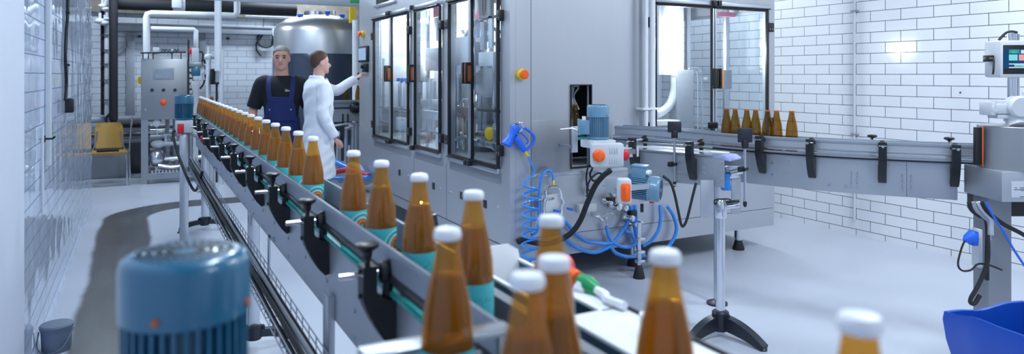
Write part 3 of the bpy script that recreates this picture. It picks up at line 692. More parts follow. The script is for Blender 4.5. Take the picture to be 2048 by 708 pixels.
# seams, corner post face and lower access panel
b = MB()
for u in (1062,): b.b2((xf(u) - .0015, MY0 - .0012, .36), (xf(u) + .0015, MY0 + .002, MZ1))
b.b2((MX0 - .0012, MY0, .296), (MX0 + .002, yl(783), .302))
for u in (893, 828): b.b2((MX0 - .0012, yl(u) - .0015, .30), (MX0 + .002, yl(u) + .0015, WZ0 - .08))
P('seam', b, M['ink'], fm, 'dark panel joint')
b = MB(); pl = on_y(1062, 340, MY0); b.b2((xf(1062), MY0 - .004, on_y(1100, 348, MY0).z), (xf(1144), MY0 + .001, on_y(1100, 240, MY0).z), .001); P('cover_plate', b, M['steel_dk'], fm, 'duller cover plate')
b = MB(); b.b2((xf(1062), MY0 - .008, on_y(1100, 352, MY0).z), (xf(1420), MY0 + .001, on_y(1100, 346, MY0).z), .001); P('ledge', b, M['alu'], fm)
# slotted access holes with a little lock beside each
for u, v, ul in ((799, 345, 817), (867, 372, 880), (923, 391, 901), (970, 408, 997)):
    c = on_x(u, v, MX0); b = MB(); b.box((MX0 - .001, c.y, c.z), (.004, .062, .062), .0019)
    P('pull_slot', b, M['black'], fm)
    l = on_x(ul, v + 12 * (1 if ul > u else -1) * .5, MX0); b = MB(); b.cyl((MX0 + .002, l.y, l.z), (MX0 - .006, l.y, l.z), .011, n=12); P('lock', b, M['polish'], fm)
for x, y in ((MX0 + .28, MY0 + .12), (4.70, MY0 + .10), (3.55, MY0 + .12), (MX0 + .2, MY1 - .3), (MX0 + .12, 6.4), (4.8, MY1 - .3), (4.85, 6.3)):
    b = MB(); b.cyl((x, y, .10), (x, y, MZ0), .035, n=16); b.cyl((x, y, .085), (x, y, .13), .030, n=16); b.mi(1).lathe([(.052, 0), (.052, .012), (.030, .085), (.026, .10)], (x, y, 0), n=20); P('foot', b, [M['polish'], M['rubber']], fm)
# ----- doors
def leaf(O, U, Wd, H, Nn, hinge_at, hand_at, hcol, hz, hinges=True):
    """one glazed leaf: O lower corner on the sheet's face, U along it, Nn outwards; > pane, handle, hinge, latch"""
    O, U, Nn = V(O), V(U), V(Nn); Z = V((0, 0, 1))
    def bx(mb, a0, a1, z0, z1, n0, n1, bev=0):
        p, q = O + U * a0 + Z * z0 + Nn * n0, O + U * a1 + Z * z1 + Nn * n1
        mb.b2([min(p[i], q[i]) for i in range(3)], [max(p[i], q[i]) for i in range(3)], bev)
    b = MB(); g = .019
    bx(b, 0, g, 0, H, .002, .03, .003); bx(b, Wd - g, Wd, 0, H, .002, .03, .003); bx(b, g, Wd - g, 0, g, .003, .028); bx(b, g, Wd - g, H - g, H, .003, .028)
    b.mi(1)
    if hand_at > Wd / 2: bx(b, Wd - g * .85, Wd - g * .15, g, H - g, .028, .036, .002)
    else: bx(b, g * .15, g * .85, g, H - g, .028, .036, .002)
    bx(b, .0, Wd, H + .004, H + .040, .0, .05, .006); bx(b, .0, Wd, -.045, -.008, .0, .03, .004)
    b.mi(0); bx(b, 0, Wd, -.010, -.002, .03, .042); bx(b, 0, Wd, H - .002, H + .006, .03, .055)
    for z in (-.014, H + .026): bx(b, hand_at - .02, hand_at + .02, z - .02, z + .022, .02, .07, .006)
    d = P('door', b, [M['black'], M['alu']], fm)
    b = MB(); bx(b, g * .8, Wd - g * .8, g * .8, H - g * .8, .008, .014); P('pane', b, M['glass'], d)
    b = MB(); c = hand_at; s_ = -1 if hcol == 'rust' else 1
    bx(b, *sorted((c - s_ * .020, c + s_ * .004)), hz - .085, hz - .065, .030, .085, .004); bx(b, *sorted((c - s_ * .020, c + s_ * .004)), hz + .065, hz + .085, .030, .085, .004)
    bx(b, *sorted((c - s_ * .022, c + s_ * .002)), hz - .085, hz + .085, .070, .090, .006)
    b.mi(1); bx(b, *sorted((c + s_ * .002, c + s_ * .024)), hz - .078, hz + .078, .030, .086, .010); P('handle', b, [M['black'], M[hcol]], d, 'orange and black handle' if hcol != 'black' else None)
    if hinges:
        for z in (.10 * H, .86 * H):
            b = MB(); a = hinge_at; bx(b, a - .035, a + .035, z - .04, z + .04, .0, .034, .004)
            b.mi(1)
            for q in (-1, 1): bx(b, a - .016 * q - .004, a - .016 * q + .004, z - .02, z - .012, .033, .036)
            P('hinge', b, [M['black'], M['alu']], d)
    return d
H_ = WZ1 - WZ0
NX, UY = (-1, 0, 0), (0, -1, 0)
def pair_x(u0, um, u1, hc):
    a, m_, c = yl(u0), yl(um), yl(u1)
    leaf((MX0, a, WZ0), UY, a - m_ - .004, H_, NX, -.02, a - m_ - .03, hc, .70)
    leaf((MX0, m_, WZ0), UY, m_ - c, H_, NX, m_ - c + .02, .03, hc, .70)
pair_x(750, 785.5, 820, 'rust')
a, c = yl(832), yl(884); leaf((MX0, a, WZ0), UY, a - c, H_, NX, a - c + .02, .02, 'rust', .70)
pair_x(901, 946.5, 1001, 'rust')
x0, xm, x1 = xf(1306), xf(1424), xf(1533)
leaf((x0, MY0, 1.02), (1, 0, 0), xm - x0 - .004, 1.11, (0, -1, 0), -.02, xm - x0 - .03, 'black', .50)
leaf((xm, MY0, 1.02), (1, 0, 0), x1 - xm, 1.11, (0, -1, 0), x1 - xm + .025, .03, 'amberh', .50)
for u0, u1 in ((749, 821), (831, 885), (900, 1002)):
    b = MB(); b.b2((MX0 - .006, yl(u1), WZ0 - .115), (MX0 + .001, yl(u0), WZ0 - .045), .002); P('sill_plate', b, M['steel_mid'], fm)
# upper hatch edge above the first doors
b = MB(); b.b2((MX0 - .03, yl(792), 2.30), (MX0 + .002, yl(752), 2.335), .006); P('hatch_rail', b, M['alu'], fm)
b = MB(); b.b2((MX0 - .012, yl(790), 2.34), (MX0 + .002, yl(754), 2.52), .004); P('hatch', b, M['black'], fm)
# controls on the face
def estop(c, n, name='emergency_button'):
    n = V(n); b = MB(); b.lathe([(.040, 0), (.042, .004), (.040, .022), (.034, .026)], c, n, n=24); b.mi(1).lathe([(.018, .02), (.018, .04), (.032, .046), (.034, .058), (.026, .066), (.0005, .068)], c, n, n=24)
    return P(name, b, [M['yellow'], M['orange']], fm, 'yellow emergency stop with orange red mushroom')
estop(on_y(1042, 149, MY0), (0, -1, 0)); estop(on_x(727, 68, MX0), (-1, 0, 0))
c0, c1 = on_x(721, 125, MX0), on_x(738, 91, MX0)
b = MB(); b.b2((MX0 - .03, c1.y, c0.z), (MX0 + .001, c0.y, c1.z), .008); pn = P('control_panel', b, M['black'], fm)
b = MB(); b.b2((MX0 - .032, c1.y + .025, c0.z + .025), (MX0 - .029, c0.y - .025, c1.z - .025)); P('display', b, M['scr_blue'], pn)
c = on_x(734, 134, MX0); b = MB(); b.b2((MX0 - .045, c.y - .06, c.z - .06), (MX0, c.y + .06, c.z + .04), .008); b.cyl((MX0 - .04, c.y, c.z), (MX0 - .075, c.y, c.z), .02, n=14); P('selector_knob', b, M['black'], fm)
# ----- machinery seen through the glass
def turret(x, y, zb, r, n, name, ztop=2.5):
    b = MB(); b.cyl((x, y, .86), (x, y, ztop), r * .32, n=24); b.lathe([(r * .95, zb + .50), (r, zb + .52), (r, zb + .80), (r * .9, zb + .84), (r * .3, zb + .86)], (x, y, 0), n=40); b.lathe([(r * 1.04, .93), (r * 1.04, .95), (r * .3, .96)], (x, y, 0), n=40)
    tr = P(name, b, M['polish'], fm)
    for i in range(n):
        a = 2 * PI * i / n; cx, cy = x + r * .93 * math.cos(a), y + r * .93 * math.sin(a)
        b = MB(); b.cyl((cx, cy, zb + .26), (cx, cy, zb + .52), .022, n=10); b.cyl((cx, cy, zb + .18), (cx, cy, zb + .27), .014, n=8); b.lathe([(.026, zb + .18), (.030, zb + .20), (.02, zb + .22)], (cx, cy, 0), n=10); P('filling_valve', b, M['polish'], tr)
    for i in range(n):
        a = 2 * PI * (i + .5) / n; cx, cy = x + r * .93 * math.cos(a), y + r * .93 * math.sin(a); b = MB(); b.cyl((cx, cy, .95), (cx, cy, zb + .20), .012, n=8); P('lift_rod', b, M['alu'], tr)
    return tr
turret(2.95, 6.10, 1.05, .42, 14, 'filler_turret'); turret(2.92, 7.35, 1.0, .30, 10, 'capper_turret'); turret(2.80, 5.15, .92, .22, 8, 'star_wheel', 1.95)
def inner(lo, hi, m, name, bev=.01):
    b = MB(); b.b2(lo, hi, bev); return P(name, b, M[m], fm)
inner((2.55, 8.0, 1.15), (3.4, 8.2, 1.75), 'boxgrey', 'rinser_box'); inner((3.3, 4.8, 1.2), (3.55, 5.3, 2.0), 'white', 'valve_cabinet'); inner((2.9, 4.75, 1.45), (3.15, 4.95, 1.72), 'white', 'sensor_box')
inner((3.25, 7.0, .9), (3.5, 7.6, 1.5), 'boxgrey', 'drive_box'); inner((2.52, 4.9, .86), (2.62, 5.0, 1.5), 'white', 'guide_post'); inner((2.60, 5.62, 1.0), (3.0, 5.70, 1.05), 'polish', 'guide_bar')
inner((2.5, 6.75, 1.22), (3.4, 6.80, 1.30), 'steel_dk', 'cross_bar'); inner((2.5, 7.75, 1.15), (3.4, 7.79, 1.19), 'polish', 'guide_bar'); inner((2.48, 6.70, 1.48), (3.3, 6.74, 1.9), 'steel', 'shield_plate')
for x, y, z0_, z1_, r in ((2.48, 5.75, .86, 2.5, .016), (2.52, 5.45, .86, 2.5, .02), (2.55, 7.05, .86, 2.5, .02), (2.60, 6.65, .86, 2.5, .02), (2.50, 8.0, .86, 2.5, .02), (2.70, 4.9, 1.2, 2.5, .02), (3.1, 5.35, .86, 2.5, .03)):
    b = MB(); b.cyl((x, y, z0_), (x, y, z1_), r, n=12); P('upright_pipe', b, M['polish'], fm)
for pts, m, r in (([(2.60, 5.25, 2.5), (2.62, 5.1, 2.1), (2.70, 5.0, 1.85)], 'hosered', .012), ([(2.75, 5.7, 1.98), (2.6, 5.3, 1.88), (2.62, 5.05, 1.72), (2.7, 4.95, 1.6)], 'hoseblue', .018), ([(2.60, 5.0, 1.50), (2.66, 4.86, 1.42), (2.60, 4.8, 1.50), (2.72, 4.82, 1.58), (2.66, 4.95, 1.46)], 'hosered', .010),
                  ([(2.62, 5.9, 1.95), (2.52, 5.6, 1.9), (2.50, 5.3, 2.0), (2.6, 5.1, 1.9)], 'white', .018), ([(2.5, 7.3, 1.46), (2.5, 7.15, 1.50), (2.5, 7.05, 1.45), (2.55, 6.95, 1.50), (2.52, 6.85, 1.45)], 'hoseblue', .012), ([(2.5, 7.0, 1.28), (2.47, 6.9, 1.18), (2.5, 6.8, 1.1)], 'polish', .02),
                  ([(2.48, 5.95, 1.02), (2.46, 5.7, .98), (2.46, 5.5, 1.02), (2.5, 5.3, 1.0)], 'polish', .016)):
    b = MB(); b.tube(pts, r, 8, sm=6); P('inner_hose', b, M[m], fm)
b = MB(); b.lathe([(.001, 0), (.055, .0), (.055, .03), (.03, .04), (.001, .04)], on_x(983, 267, 2.62), (-1, -.3, 0), n=20); P('knob', b, M['yellow'], fm, 'yellow knob')
b = MB(); b.lathe([(.02, 0), (.11, .01), (.13, .05), (.13, .12), (.09, .14)], on_x(975, 165, 2.75), (-.5, -1, 0), n=28); P('spool', b, M['boxgrey'], fm)
def xbox(u0, u1, v0, v1, X, d, m, name, bev=.003):
    a, c = on_x(u0, v1, X), on_x(u1, v0, X); z0 = min(on_x(u0, v1, X).z, on_x(u1, v1, X).z); z1 = max(on_x(u0, v0, X).z, on_x(u1, v0, X).z)
    b = MB(); b.b2((X, c.y, (a.z + on_x(u1, v1, X).z) / 2), (X + d, a.y, (c.z + on_x(u0, v0, X).z) / 2), bev); P(name, b, M[m], fm)
for args in ((908, 937, 74, 130, 2.46, .03, 'white', 'shield_plate'), (957, 986, 104, 132, 2.46, .05, 'white', 'valve_cabinet'), (956, 998, 219, 224, 2.44, .02, 'ink', 'guide_bar'), (906, 943, 214, 236, 2.47, .05, 'steel_dk', 'drive_box'), (912, 916, 236, 296, 2.48, .02, 'polish', 'upright_pipe'), (924, 928, 236, 300, 2.48, .02, 'polish', 'upright_pipe'), (936, 940, 236, 304, 2.48, .02, 'polish', 'upright_pipe'),
             (956, 998, 32, 38, 2.46, .02, 'steel_dk', 'cross_bar'), (960, 968, 44, 100, 2.46, .03, 'boxgrey', 'sensor_box'), (976, 984, 30, 96, 2.46, .02, 'white', 'guide_post'), (990, 996, 62, 214, 2.46, .02, 'alu', 'guide_post'), (958, 996, 284, 296, 2.46, .05, 'polish', 'guide_bar'),
             (850, 880, 96, 142, 2.47, .04, 'boxgrey', 'shield_plate'), (846, 881, 222, 240, 2.45, .03, 'greypaint', 'cross_bar'), (848, 881, 262, 265, 2.45, .02, 'polish', 'guide_bar'), (851, 854, 265, 298, 2.45, .02, 'polish', 'upright_pipe'), (871, 880, 256, 296, 2.46, .02, 'white', 'shield_plate'),
             (753, 783, 214, 217, 2.45, .02, 'polish', 'guide_bar'), (753, 783, 243, 246, 2.45, .02, 'steel_dk', 'guide_bar'), (790, 818, 222, 225, 2.45, .02, 'polish', 'guide_bar'), (796, 800, 165, 214, 2.46, .02, 'polish', 'upright_pipe'), (806, 811, 168, 218, 2.46, .03, 'boxgrey', 'sensor_box'), (793, 817, 156, 163, 2.45, .02, 'hoseblue', 'inner_hose'), (792, 816, 236, 262, 2.46, .04, 'boxgrey', 'drive_box')):
    xbox(*args)
# tubes added to light the interior and give the bright streaks in the glass
def add_tube(p0, p1, e):
    b = MB(); b.cyl(p0, p1, .016, n=12); P('added_tube_lamp', b, M['lamp'], fm, 'added lit white tube')
    L = bpy.data.lights.new('added_tube_light', 'POINT'); L.energy = e * 5.0; L.shadow_soft_size = .03; L.color = (.88, .95, 1)
    o = bpy.data.objects.new('added_tube_light', L); col.objects.link(o); q = (V(p0) + V(p1)) / 2; o.location = q + V((.03, -.06, 0))
add_tube((2.58, yl(851) + .42, 1.52), (2.58, yl(851) + .42, 2.3), 9); add_tube((2.60, yl(975) + .35, 1.30), (2.60, yl(975) + .35, 2.14), 9); add_tube((2.62, 7.85, 2.2), (3.2, 7.85, 2.2), 9)
def wy(u, v, Y=5.2): return on_y(u, v, Y)
q = wy(1342, 100, 5.12); add_tube((q.x, q.y, 1.58), (q.x, q.y, 2.12), 6)
def wbox(u0, u1, v0, v1, Y, d, m, name, bev=.006):
    a, c = wy(u0, v1, Y), wy(u1, v0, Y); b = MB(); b.b2((a.x, Y, a.z), (c.x, Y + d, c.z), bev); P(name, b, M[m], fm)
wbox(1318, 1368, 14, 150, 5.2, .06, 'white', 'added_white_box'); wbox(1355, 1388, 140, 300, 5.1, .12, 'steel', 'column')  # white box added to brighten the left part of the window
b = MB(); b.tube([wy(u, v, 5.16) for u, v in ((1312, 228), (1326, 222), (1340, 208), (1348, 186), (1350, 156))], .042, 14, sm=5); P('duct_elbow', b, M['boxgrey'], fm)
b = MB(); b.tube([wy(u, v, 5.0) for u, v in ((1378, 138), (1390, 136), (1400, 142), (1404, 156), (1404, 200), (1404, 300))], .011, 10, sm=5); b.tube([wy(u, v, 5.0) for u, v in ((1394, 142), (1396, 160), (1396, 300))], .006, 8); b.box(wy(1409, 157, 5.0), (.06, .03, .03)); P('inner_hose', b, M['polish'], fm)
wbox(1318, 1360, 240, 252, 5.0, .2, 'white', 'back_plate')
for u, Y, h_ in ((1452, 4.9, .022), (1376, 5.3, .02)): x = wy(u, 150, Y).x; b = MB(); b.b2((x - h_, Y - h_, .86), (x + h_, Y + h_, 2.5), .004); P('upright_post', b, M['alu'], fm)
wbox(1444, 1464, 140, 178, 4.86, .05, 'greypaint', 'hinge_box')
b = MB(); b.b2((4.45, MY0 + .06, 2.06), (4.62, MY0 + .10, 2.10)); P('sticker', b, mat('pink sticker', (.85, .2, .3), .5), fm, 'pink sticker inside the glass')
c = on_x(872, 22, MX0 + .06); b = MB(); b.b2((MX0 + .05, c.y - .09, c.z - .06), (MX0 + .055, c.y + .05, c.z + .05)); P('sticker', b, mat('rose sticker', (.85, .15, .25), .5), fm, 'pink sticker inside the glass')
# slot in the front panel where the bottles come out
hx0, hx1, hz0, hz1 = FH[1]
b = MB(); t_ = .008
b.b2((hx0 - t_, MY0 - .012, hz0 - t_), (hx0, MY0 + .02, hz1 + t_)); b.b2((hx1, MY0 - .012, hz0 - t_), (hx1 + t_, MY0 + .02, hz1 + t_)); b.b2((hx0, MY0 - .012, hz1), (hx1, MY0 + .02, hz1 + t_)); b.b2((hx0, MY0 - .012, hz0 - t_), (hx1, MY0 + .02, hz0))
P('outlet_frame', b, M['black'], fm)
b = MB(); b.b2((hx0 - .3, MY0 + .42, .87), (hx1 + .25, MY0 + .44, 1.7)); P('outlet_lining', b, M['black'], fm)
b = MB()
for k in range(7): b.tube([(hx0 + .03 + .02 * k, MY0 + .12 + .02 * (k % 3), hz1 - .02), (hx0 + .05 + .013 * k, MY0 + .16, hz1 - .09 - .01 * (k % 2)), (hx0 + .02 + .022 * k, MY0 + .12, hz1 - .19)], .007, 6, sm=4)
P('inner_hose', b, M['scr_grey'], fm)
b = MB(); b.b2((hx0 - .05, MY0 + .02, BELT - .02), (hx1 + .05, MY0 + .40, BELT - .001)); P('outlet_belt', b, M['teal'], fm)
for k, (x, y) in enumerate(((hx0 + .050, MY0 + .085), (hx0 + .105, MY0 + .10), (hx0 + .07, MY0 + .22))):
    o = copy_tree(e0); o.location = (x, y, BELT); o.rotation_euler = (0, 0, k); o['group'] = 'bottles inside the machine outlet'
    o['label'] = ['amber bottle in the machine outlet slot nearest its left edge', 'amber bottle in the machine outlet slot nearest the pale blue motor', 'amber bottle deepest inside the machine outlet slot'][k]
# vertical white pipes up the front
t = T('riser_pipes', 'pair of white vertical riser pipes before the machine front', 'pipe', (xf(1288), MY0 - .04, .9))
for u, r in ((1280, .016), (1293, .022)):
    x = xf(u); b = MB(); b.cyl((x, MY0 - .075, .95), (x, MY0 - .075, MZ1 + .2), r, n=14); P('pipe', b, M['white'], t)
z = on_y(1288, 217, MY0).z; b = MB(); b.b2((xf(1271), MY0 - .10, z - .008), (xf(1303), MY0 - .001, z + .008), .003); P('pipe_clip', b, M['white'], t)

# ---------------------------------------------------------------- hoses, gun and valves on the machine front
YF = MY0 - .05
g0 = on_y(1043, 262, YF)
t = T('spray_gun', 'bright blue water spray gun hanging on the machine corner', 'spray gun', on_y(1030, 300, YF))
a, c = on_y(1033, 252, YF), on_y(1012, 290, YF); d = (c - a).normalized(); L_ = (c - a).length
b = MB(); b.lathe([(.012, -.004), (.030, 0), (.033, .02), (.030, .04), (.026, .06), (.027, L_ - .05), (.036, L_ - .03), (.038, L_), (.028, L_ + .003), (.001, L_ + .001)], a, d, n=24); P('nozzle', b, M['gunblue'], t)
b = MB(); b.tube([on_y(u, v, YF) for u, v in ((1030, 273), (1037, 283), (1044, 294), (1049, 302))], [.022, .026, .026, .018], 14, sm=5); P('grip', b, M['gunblue'], t)
b = MB(); b.tube([on_y(u, v, YF) for u, v in ((1036, 266), (1040, 258), (1048, 256), (1058, 262), (1067, 271), (1068, 280), (1063, 290), (1055, 298), (1050, 300))], .0105, 10, sm=5); P('hand_guard', b, M['gunblue'], t)
b = MB(); b.tube([on_y(u, v, YF) for u, v in ((1041, 264), (1050, 273), (1056, 281), (1053, 288))], .007, 8, sm=4); P('trigger', b, M['gunblue'], t)
b = MB(); p_ = on_y(1042, 247, YF); b.box(p_ + V((0, .024, 0)), (.035, .05, .02), .004); b.tube([p_, p_ + V((.01, -.01, -.02)), p_ + V((0, -.012, -.045)), p_ + V((-.02, -.01, -.06))], .007, 8, sm=4); P('hook', b, M['polish'], t, 'steel hook')
b = MB(); b.cyl(on_y(1050, 303, YF), on_y(1056, 312, YF), .011, .009, n=12); P('fitting', b, M['yellow'], t, 'brass fitting')
pts = [on_y(u, v, YF) for u, v in ((1056, 312), (1062, 326), (1068, 340), (1064, 352), (1052, 360))]
top, bot = on_y(1057, 366, YF), on_y(1053, 545, YF); nt_ = 9; hel = []
for i in range(nt_ * 14 + 1):
    f = i / (nt_ * 14); a_ = 2 * PI * i / 14 + 2.4; q = top.lerp(bot, f); hel.append(q + V((.060 * math.cos(a_), .033 * math.sin(a_) - .035, 0)))
b = MB(); b.tube(smooth_path(pts, 5) + hel, .0085, 8); S('coiled_hose', b, M['hoseblue'], 'blue coiled air hose hanging from the spray gun', 'hose')
def hose(pix, r, m, label, name='air_hose', Y=None, sm=6, n=8):
    b = MB(); b.tube([on_y(p[0], p[1], p[2] if len(p) > 2 else (Y or YF)) for p in pix], r, n, sm=sm); return S(name, b, M[m], label, 'hose')
hose(((1064, 470), (1073, 464), (1077, 450), (1078, 415), (1079, 380), (1084, 352), (1092, 342), (1101, 342), (1106, 352), (1107, 372)), .0105, 'hoseblue', 'straight blue hose rising beside the coil and bending over to the steel handle block')
# handle block
t = T('regulator_block', 'steel block with looped tube handle beside the coiled hose', 'regulator', on_y(1100, 420, YF))
p0, p1 = on_y(1082, 425, YF), on_y(1120, 388, YF); b = MB(); b.b2((p0.x, MY0 - .06, p0.z), (p1.x, MY0 - .001, p1.z), .006); P('block', b, M['boxgrey'], t)
b = MB(); b.tube([on_y(u, v, YF - .03) for u, v in ((1088, 428), (1088, 408), (1092, 396), (1092, 382), (1100, 374), (1114, 374), (1121, 384), (1123, 396), (1127, 404), (1123, 414), (1124, 428))], .010, 10, sm=5); P('tube_handle', b, M['polish'], t)
b = MB(); b.b2((p0.x - .05, MY0 - .07, p1.z - .03), (p1.x - .06, MY0 - .04, p1.z - .015), .003); P('bracket', b, M['polish'], t)
b = MB(); b.cyl(on_y(1107, 372, YF - .02), on_y(1107, 360, YF), .009, n=10); P('fitting', b, M['yellow'], t, 'brass fitting')
b = MB()
for u, v in ((1113, 422), (1140, 418)): c = on_y(u, v, YF - .03); b.box(c, (.05, .02, .018), .004, rot=Matrix.Rotation(.3, 3, 'Y'))
P('lever', b, M['gunblue'], t, 'blue lever')
# heavy black hose
hose(((1036, 484, MY0 - .022), (1050, 481, MY0 - .022), (1085, 488, MY0 - .03), (1110, 484, YF - .02), (1140, 468, YF - .1), (1160, 442, YF - .14), (1175, 405, YF - .18), (1190, 372, YF - .25), (1206, 352, YF - .32), (1222, 340, YF - .36)), .020, 'rubber', 'heavy black hose sagging across the lower machine front', 'black_hose', n=12)
hose(((1185, 336, YF - .1), (1180, 350), (1188, 362), (1204, 352), (1196, 346), (1180, 360), (1174, 380), (1178, 392), (1188, 384), (1190, 368)), .008, 'rubber', 'thin black cable looped beneath the pale blue motor', 'motor_cable')
hose(((1177, 330), (1173, 350), (1174, 372), (1180, 386), (1172, 392)), .007, 'rubber', 'thin black cable hanging below the outlet slot', 'motor_cable')
for pix, lab in ((((1117, 430), (1135, 448), (1150, 466), (1172, 482), (1195, 486), (1222, 486), (1240, 468), (1256, 442), (1262, 415)), 'blue hose from the regulator block sweeping low to the valve cluster, upper of two'),
                 (((1112, 452), (1125, 470), (1145, 490), (1170, 502), (1195, 504), (1222, 492)), 'blue hose from the regulator block sagging lowest to a small clamp'),
                 (((1213, 452), (1217, 470), (1226, 484), (1240, 492), (1258, 494), (1270, 486)), 'blue hose dropping from the small steel tee and curving right to the blue leg'),
                 (((1222, 494), (1232, 506), (1252, 513), (1272, 513), (1290, 511)), 'short blue hose crossing low beside the vertical blue hoses'),
                 (((1250, 462), (1262, 466), (1268, 478), (1272, 490)), 'short bent blue hose joining the vertical blue hoses'),
                 (((1320, 410), (1321, 440), (1316, 462), (1302, 482), (1285, 492)), 'blue hose curving down from under the horizontal motor to the clamp'),
                 (((1334, 412), (1346, 430), (1353, 456), (1346, 480), (1328, 500), (1300, 512)), 'blue hose making the widest curve right of the vertical hoses'),
                 (((1262, 412), (1263, 430), (1270, 452), (1275, 480), (1279, 505)), 'blue hose beside the long vertical one, ending at the clamps'),
                 (((1269, 410), (1272, 450), (1278, 500), (1281, 540), (1281, 566), (1274, 576), (1250, 577), (1215, 566)), 'long blue hose hanging straight down and trailing over the floor')):
    hose(pix, .0145 if 'long' not in lab else .019, 'hoseblue', lab)
# valve cluster under the junction box
t = T('valve_cluster', 'group of steel valves and fittings under the orange switch boxes', 'valve', on_y(1235, 450, YF))
for k, (u, v, s_) in enumerate(((1206, 402, .02), (1222, 410, .032), (1236, 412, .026), (1226, 388, .026), (1248, 432, .03), (1256, 444, .022), (1266, 440, .018))):
    c = on_y(u, v, MY0 - .002); b = MB(); b.lathe([(s_ * .6, 0), (s_, .01), (s_, .04), (s_ * .6, .055), (s_ * .55, .085), (s_ * .8, .09), (s_ * .8, .11), (s_ * .3, .115)], c, (0, -1, 0), n=18); b.cyl(c + V((-s_ * 1.6, -.05, 0)), c + V((s_ * 1.6, -.05, -s_ * .2)), s_ * .45, n=12); P('valve', b, M['polish'], t)
for u, v in ((1232, 388), (1255, 424), (1212, 398)):
    c = on_y(u, v, MY0); b = MB(); b.box(c + V((0, -.06, 0)), (.06, .05, .05), .006); P('solenoid', b, M['black'], t)
c0, c1 = on_y(1152, 424, MY0), on_y(1192, 404, MY0)
b = MB(); b.b2((c0.x, MY0 - .05, c0.z), (c1.x - .03, MY0 - .001, c1.z), .004); P('glass_bracket', b, M['boxgrey'], t)
b = MB(); b.tube([on_y(u, v, YF) for u, v in ((1190, 432), (1200, 434), (1208, 428), (1220, 426), (1228, 428))], .006, 8, sm=4); b.tube([on_y(u, v, YF) for u, v in ((1196, 430), (1204, 440), (1212, 436), (1214, 450))], .008, 8, sm=4); P('steel_tee', b, M['polish'], t)
# hose leg stand and clamps
t = T('hose_stand', 'slim steel leg with clamps carrying the vertical blue hoses', 'stand', on_z(1276, 545, 0))
fz = on_z(1278, 556, 0); b = MB(); b.cyl((fz.x, fz.y, .07), (fz.x, fz.y, .42), .016, n=12); P('rod', b, M['polish'], t); b = MB(); b.lathe([(.045, 0), (.045, .012), (.026, .09), (.02, .10)], fz, n=18); P('foot', b, M['rubber'], t)
for z in (.13, .20, .30): b = MB(); b.box((fz.x, fz.y - .01, z), (.07, .05, .022), .005); P('clamp', b, M['polish'], t)
# ---------------------------------------------------------------- curved conveyor to the right, and the discharge section in front of it
def rp(u, v, z): return on_z(u, v, z)
RAILZ = 1.165
pp = [rp(u, v, RAILZ) for u, v in ((1230, 251), (1337, 257.6), (1473, 268), (1620, 277), (1757, 283), (1945, 289.5))]
last = pp[-1] + (pp[-1] - pp[-2]) * .03; pp.append(last)
path = [V((p.x, p.y, 0)) for p in smooth_path(pp, 6)]
path = [p for p in path if p.y < MY0 - .01]
cc = T('curved_conveyor', 'grey curved conveyor from the machine outlet with seven open bottles', 'conveyor', V((3.6, 3.0, 0)))
# travel runs towards the camera and right; 'sideways' (right of travel) is the camera-left side = near side... measured: near side is -
side = -1
def off(sec): return [(a * 1.0, z) for a, z in sec]
path_p = []
for p, q in zip(path, path[1:]):
    path_p.append(p); a, c = p.x * CS - p.y * SN, q.x * CS - q.y * SN
    if c > 2.476: path_p.append(p.lerp(q, (2.476 - a) / (c - a))); break
d0 = (path[1] - path[0]).normalized(); rgt = V((d0.y, -d0.x, 0)); near = 1 if rgt.dot(V((0, 0, 0)) - path[0]) > 0 else -1
def secn(sec): return [(near * a, z) for a, z in sec]
b = MB(); b.sweep(secn([(-.105, BELT - .012), (-.01, BELT - .012), (-.01, BELT - .0005), (-.105, BELT - .0005)]), path); P('chain_belt', b, M['belt'], cc)
for a in (.0, -.112):
    b = MB(); b.sweep(secn([(a + x, z + 1.096) for x, z in ((-.005, 0), (.005, 0), (.005, .012), (.001, .016), (.001, .046), (.007, .050), (.009, .060), (.006, .069), (-.006, .069), (-.007, .05), (-.005, .046))]), path); P('guide_rail', b, M['rail'], cc)
b = MB(); b.sweep(secn([(.002, 1.100), (.0025, 1.148), (.004, 1.148), (.004, 1.100)]), path); P('rail_face', b, M['steel'], cc)
b = MB(); b.sweep(secn([(.004, .855), (.008, .855), (.008, 1.055), (.004, 1.055)]), path_p); b.sweep(secn([(-.13, .862), (-.126, .862), (-.126, 1.06), (-.13, 1.06)]), path_p); b.sweep(secn([(-.126, .930), (.004, .930), (.004, .934), (-.126, .934)]), path_p); P('side_plate', b, M['steel_plate'], cc)
b = MB(); b.sweep(secn([(.008, 1.068), (.026, 1.068), (.026, 1.080), (.008, 1.080)]), path); P('wear_strip', b, M['rail'], cc)
b = MB(); b.sweep(secn([(.016, 1.088), (.026, 1.088), (.026, 1.096), (.016, 1.096)]), path); P('lower_rail', b, M['alu'], cc)
b = MB(); b.sweep(secn([(.010, 1.059), (.024, 1.059), (.024, 1.067), (.010, 1.067)]), path); P('lower_rail', b, M['black'], cc, 'black lower guide strip')
def near_pt(u):
    best = None
    for i in range(len(path) - 1):
        for f in (0, .25, .5, .75):
            q = path[i].lerp(path[i + 1], f); r_ = V((q.x, q.y)); uu = CX + F * (r_.x * CS - r_.y * SN) / (r_.x * SN + r_.y * CS)
            if best is None or abs(uu - u) < best[0]: best = (abs(uu - u), q, (path[i + 1] - path[i]).normalized())
    return best[1], best[2]
for u in (1530, 1628, 1765, 1908):
    q, d = near_pt(u); o = V((d.y, -d.x, 0)) * near
    black_arm(cc, q + o * .008 + V((0, 0, 1.055)), d, side=near, rodlen=.045, drop=.125, top=.112, star=False)
